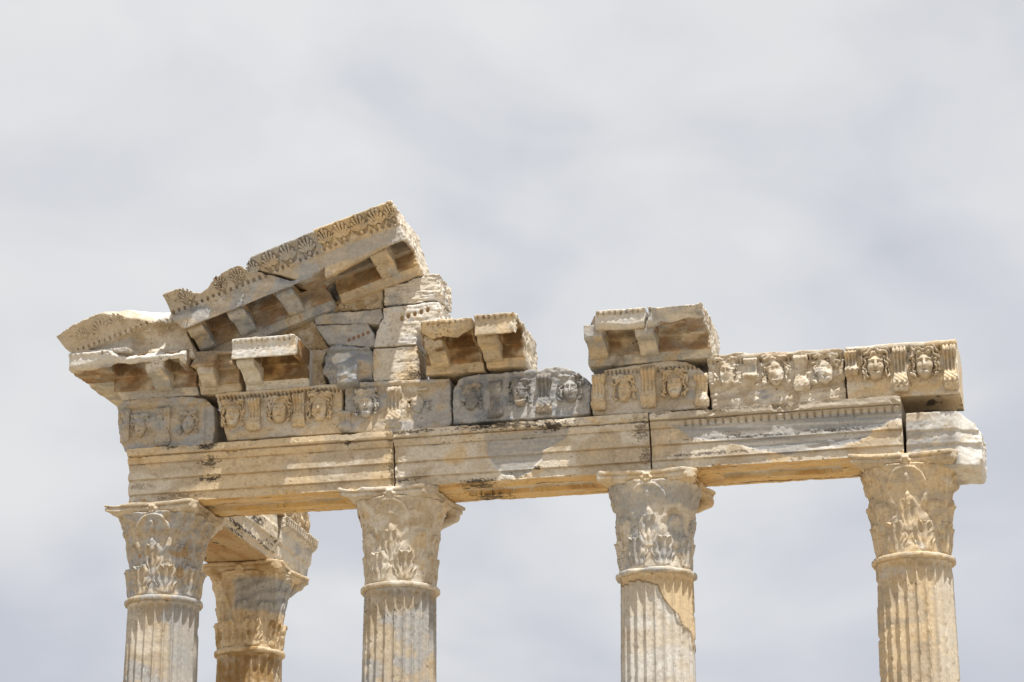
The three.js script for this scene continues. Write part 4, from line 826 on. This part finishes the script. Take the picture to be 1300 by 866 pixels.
cornice('raking_cornice_fragment', 'cracked-off strip of palmette gutter lying on the long raking cornice', 'raking cornice block', {
  rake: true, prof: RPROF, frame: { ...R2F, y: R2F.y + 0.012 }, x0: 0.8, x1: 2.0, seed: 245, wear: 0.9, stainShade: 0.3, zb: 0.5,
  palmettes: [[319, 336, 0.85, 0.2], [341, 327.5, 1.0, 0], [363, 317.5, 1.0, 0], [387, 307, 1.0, 0]],
  cut: (d, x, y, z, a, v) => smax(d, R2bq(x, y) + 0.008 * noise(x * 9, y * 9, z * 9), 0.015),
  hue: { seed: 245, pal: [C.tan, C.grey, C.tan], vein: 0.3, ochre: 0.04, lichen: 0.02 },
});
{
  const e = P(537, 346, 0.5), ang = 0.288, L = 1.17, fr = { x: e[0] - L * Math.cos(ang), y: e[1] - L * Math.sin(ang), ang };
  cornice('raking_cornice_block', 'topmost raking cornice block with crisp palmettes and rough bright end', 'raking cornice block', {
    rake: true, prof: RPROF, frame: fr, x0: 0.03, x1: L, seed: 251, wear: 0.8, stainShade: 0.55, rough: 1, zb: 0.0,
    coffers: [[0.2, 0.65], [0.92, 1.12]], brackets: [[0.785, 0.22]],
    palmettes: [[410, 295, 0.9, 0.2], [431, 288, 1.0, 0], [453.5, 280, 1.0, 0], [475, 271, 1.05, 0], [494, 264, 0.9, 0.2]],
    add: (x, y, z, a, v) => Math.max(z - 1.03, 0.93 - z, 0.1 - a, a - 0.95, v - 0.3, (0.165 + (a - 0.25) * 0.155 - v) * 0.98) + wear(x, y, z, 252, 0.8),
    cut: (d, x, y, z, a, v) => smax(d, 0.115 - a + 0.05 * (v - 0.3) + 0.03 * noise(x * 5, y * 5, z * 4), 0.02),
    hue: { seed: 251, pal: [C.tan, C.cream, C.tan, C.grey], vein: 0.15, ochre: 0.05, lichen: 0.02, paint: (x, y, z, put, c, nx, ny, nz, a, v) => { put(C.grey, 0.55 * ss(0.25, 0.28, v) * ss(0.46, 0.44, v)); put(C.pale, 0.75 * ss(L - 0.04, L, a)); } },
  });
}
console.log('cornice', TRI);

// ---------------------------------------------------------------- gable infill
function infill(label, out, zf, zb, o) {
  const pts = PX(out, zf), q = poly(pts), b = bounds(pts), t = thing(o.name || 'gable_stone', label, o.cat || 'stone block', [(b[0] + b[1]) / 2, b[2], (zf + zb) / 2]);
  const f = (x, y, z) => {
    let d = smax(q(x, y) + 0.004, Math.max(z - zf - (o.shape ? o.shape(x, y) : 0), zb - z), arris(x, y, z, o.seed, 0.018, 0.09));
    const e = o.rough ? ss(b[1] - 0.12, b[1] - 0.03, x) * o.rough : 0;
    d += wear(x, y, z, o.seed, o.wear ?? 1.2) + e * (0.02 * noise(x * 9, y * 9, z * 9) + 0.016 * noise(x * 28, y * 28, z * 28));
    if (o.strata) d += o.strata * (0.014 * noise(x * 2.5, y * 26, z * 3) + 0.012 * noise(x * 6, y * 60, z * 6));
    if (o.grit) d += 0.012 * ss(0.0, 0.6, noise(x * 32, y * 32, z * 32)) + 0.012 * noise(x * 14, y * 14, z * 14);
    for (const [cx, cy, r] of o.holes || []) d = smax(d, -(Math.hypot((x - cx) * 1.5, (y - cy), (z - zf) * 0.9) - r), 0.008);
    return d;
  };
  part('stone', block(f, [b[0], b[1], b[2], b[3], zb, zf + 0.05]), hue(o.hue), t);
}
const MO = s => ({ seed: s, pal: [C.mortar, C.tan, C.mortar, C.ochre], fq: 3, lichen: 0.06, ochre: 0.02 });
infill('rough brown wedge of mortar rubble under the topmost raking cornice', [[392, 400], [418, 385], [450, 369], [470, 362], [480, 361], [486, 370], [485, 391], [440, 395]], 0.42, 0.0, { name: 'mortar_rubble', seed: 301, grit: 1, hue: MO(301) });
infill('thin flat grey slab below the brown rubble wedge', [[397, 398], [440, 395.5], [484, 391.5], [487, 402], [481, 412], [450, 411], [400, 412]], 0.44, 0.0, { seed: 303, strata: 0.4, hue: { seed: 303, pal: [C.pale, C.grey, C.tan], vein: 0.3, lichen: 0.03 } });
infill('grey marble stone with drilled notches, tapering to the left', [[399, 412.5], [466, 409], [473, 420], [479, 438], [470, 441], [452, 440], [415, 437]], 0.44, 0.0, { seed: 305, strata: 0.4, holes: [0, 1, 2, 3, 4].map(i => [...P(443 + i * 6, 432 - i * 2.4, 0.44), 0.022]), hue: { seed: 305, pal: [C.pale, C.grey, C.pale], vein: 0.35, lichen: 0.03, paint: (x, y, z, put) => { for (let i = 0; i < 5; i++) { const c = P(443 + i * 6, 432 - i * 2.4, 0.44); put(C.rust, 0.7 * ss(0.035, 0.02, Math.hypot((x - c[0]) * 1.3, y - c[1]))); } } } });
infill('speckled ochre mortar wall behind the bleached cornice block', [[300, 440], [340, 420], [396, 398], [402, 413], [416, 438], [418, 443], [300, 450]], 0.38, 0.0, { name: 'mortar_rubble', seed: 307, grit: 1, hue: MO(307) });
infill('lower ochre mortar patch beside the bleached cornice block', [[300, 446], [418, 442], [412, 452], [409, 462], [414, 490], [300, 500]], 0.37, 0.0, { name: 'mortar_rubble', seed: 309, grit: 0.8, hue: { ...MO(309), pal: [C.mortar, C.tan, C.cream] } });
infill('white split marble block at the top right end of the gable', [[487, 364], [515, 357], [548, 346], [557, 347], [559, 379], [530, 384], [487, 389]], 0.45, -0.12, { seed: 311, strata: 1, rough: 1.2, wear: 1.6, hue: { seed: 311, pal: [C.white, C.pale, C.grey], vein: 0.3, lichen: 0.01 } });
infill('pale marble block with a row of drilled round holes', [[486, 391], [530, 385], [557, 381], [560, 412], [530, 420], [528, 437], [473, 441], [480, 414], [486, 404]], 0.46, -0.12, { seed: 313, strata: 0.5, rough: 1.2, holes: [0, 1, 2, 3, 4].map(i => [...P(510 + i * 8.2, 404 - i * 2.6, 0.46), 0.035]), hue: { seed: 313, pal: [C.pale, C.white, C.pale, C.grey], vein: 0.35, lichen: 0.02, paint: (x, y, z, put) => { for (let i = 0; i < 5; i++) { const c = P(510 + i * 8.2, 404 - i * 2.6, 0.46); put(C.ochre, 0.8 * ss(0.045, 0.03, Math.hypot((x - c[0]) * 1.5, y - c[1]))); } } } });
infill('square cream block resting on the frieze between two cornice fragments', [[473, 442], [529, 438], [530, 481], [474, 485], [471, 465]], 0.44, -0.1, { seed: 315, strata: 0.3, hue: { seed: 315, pal: [C.cream, C.pale, C.tan], vein: 0.15, lichen: 0.03, paint: crust([[...P(525, 475, 0.44), 0.2, 0.14, 0.7]]) } });
console.log('triangles', TRI);

renderer.render(scene, camera);
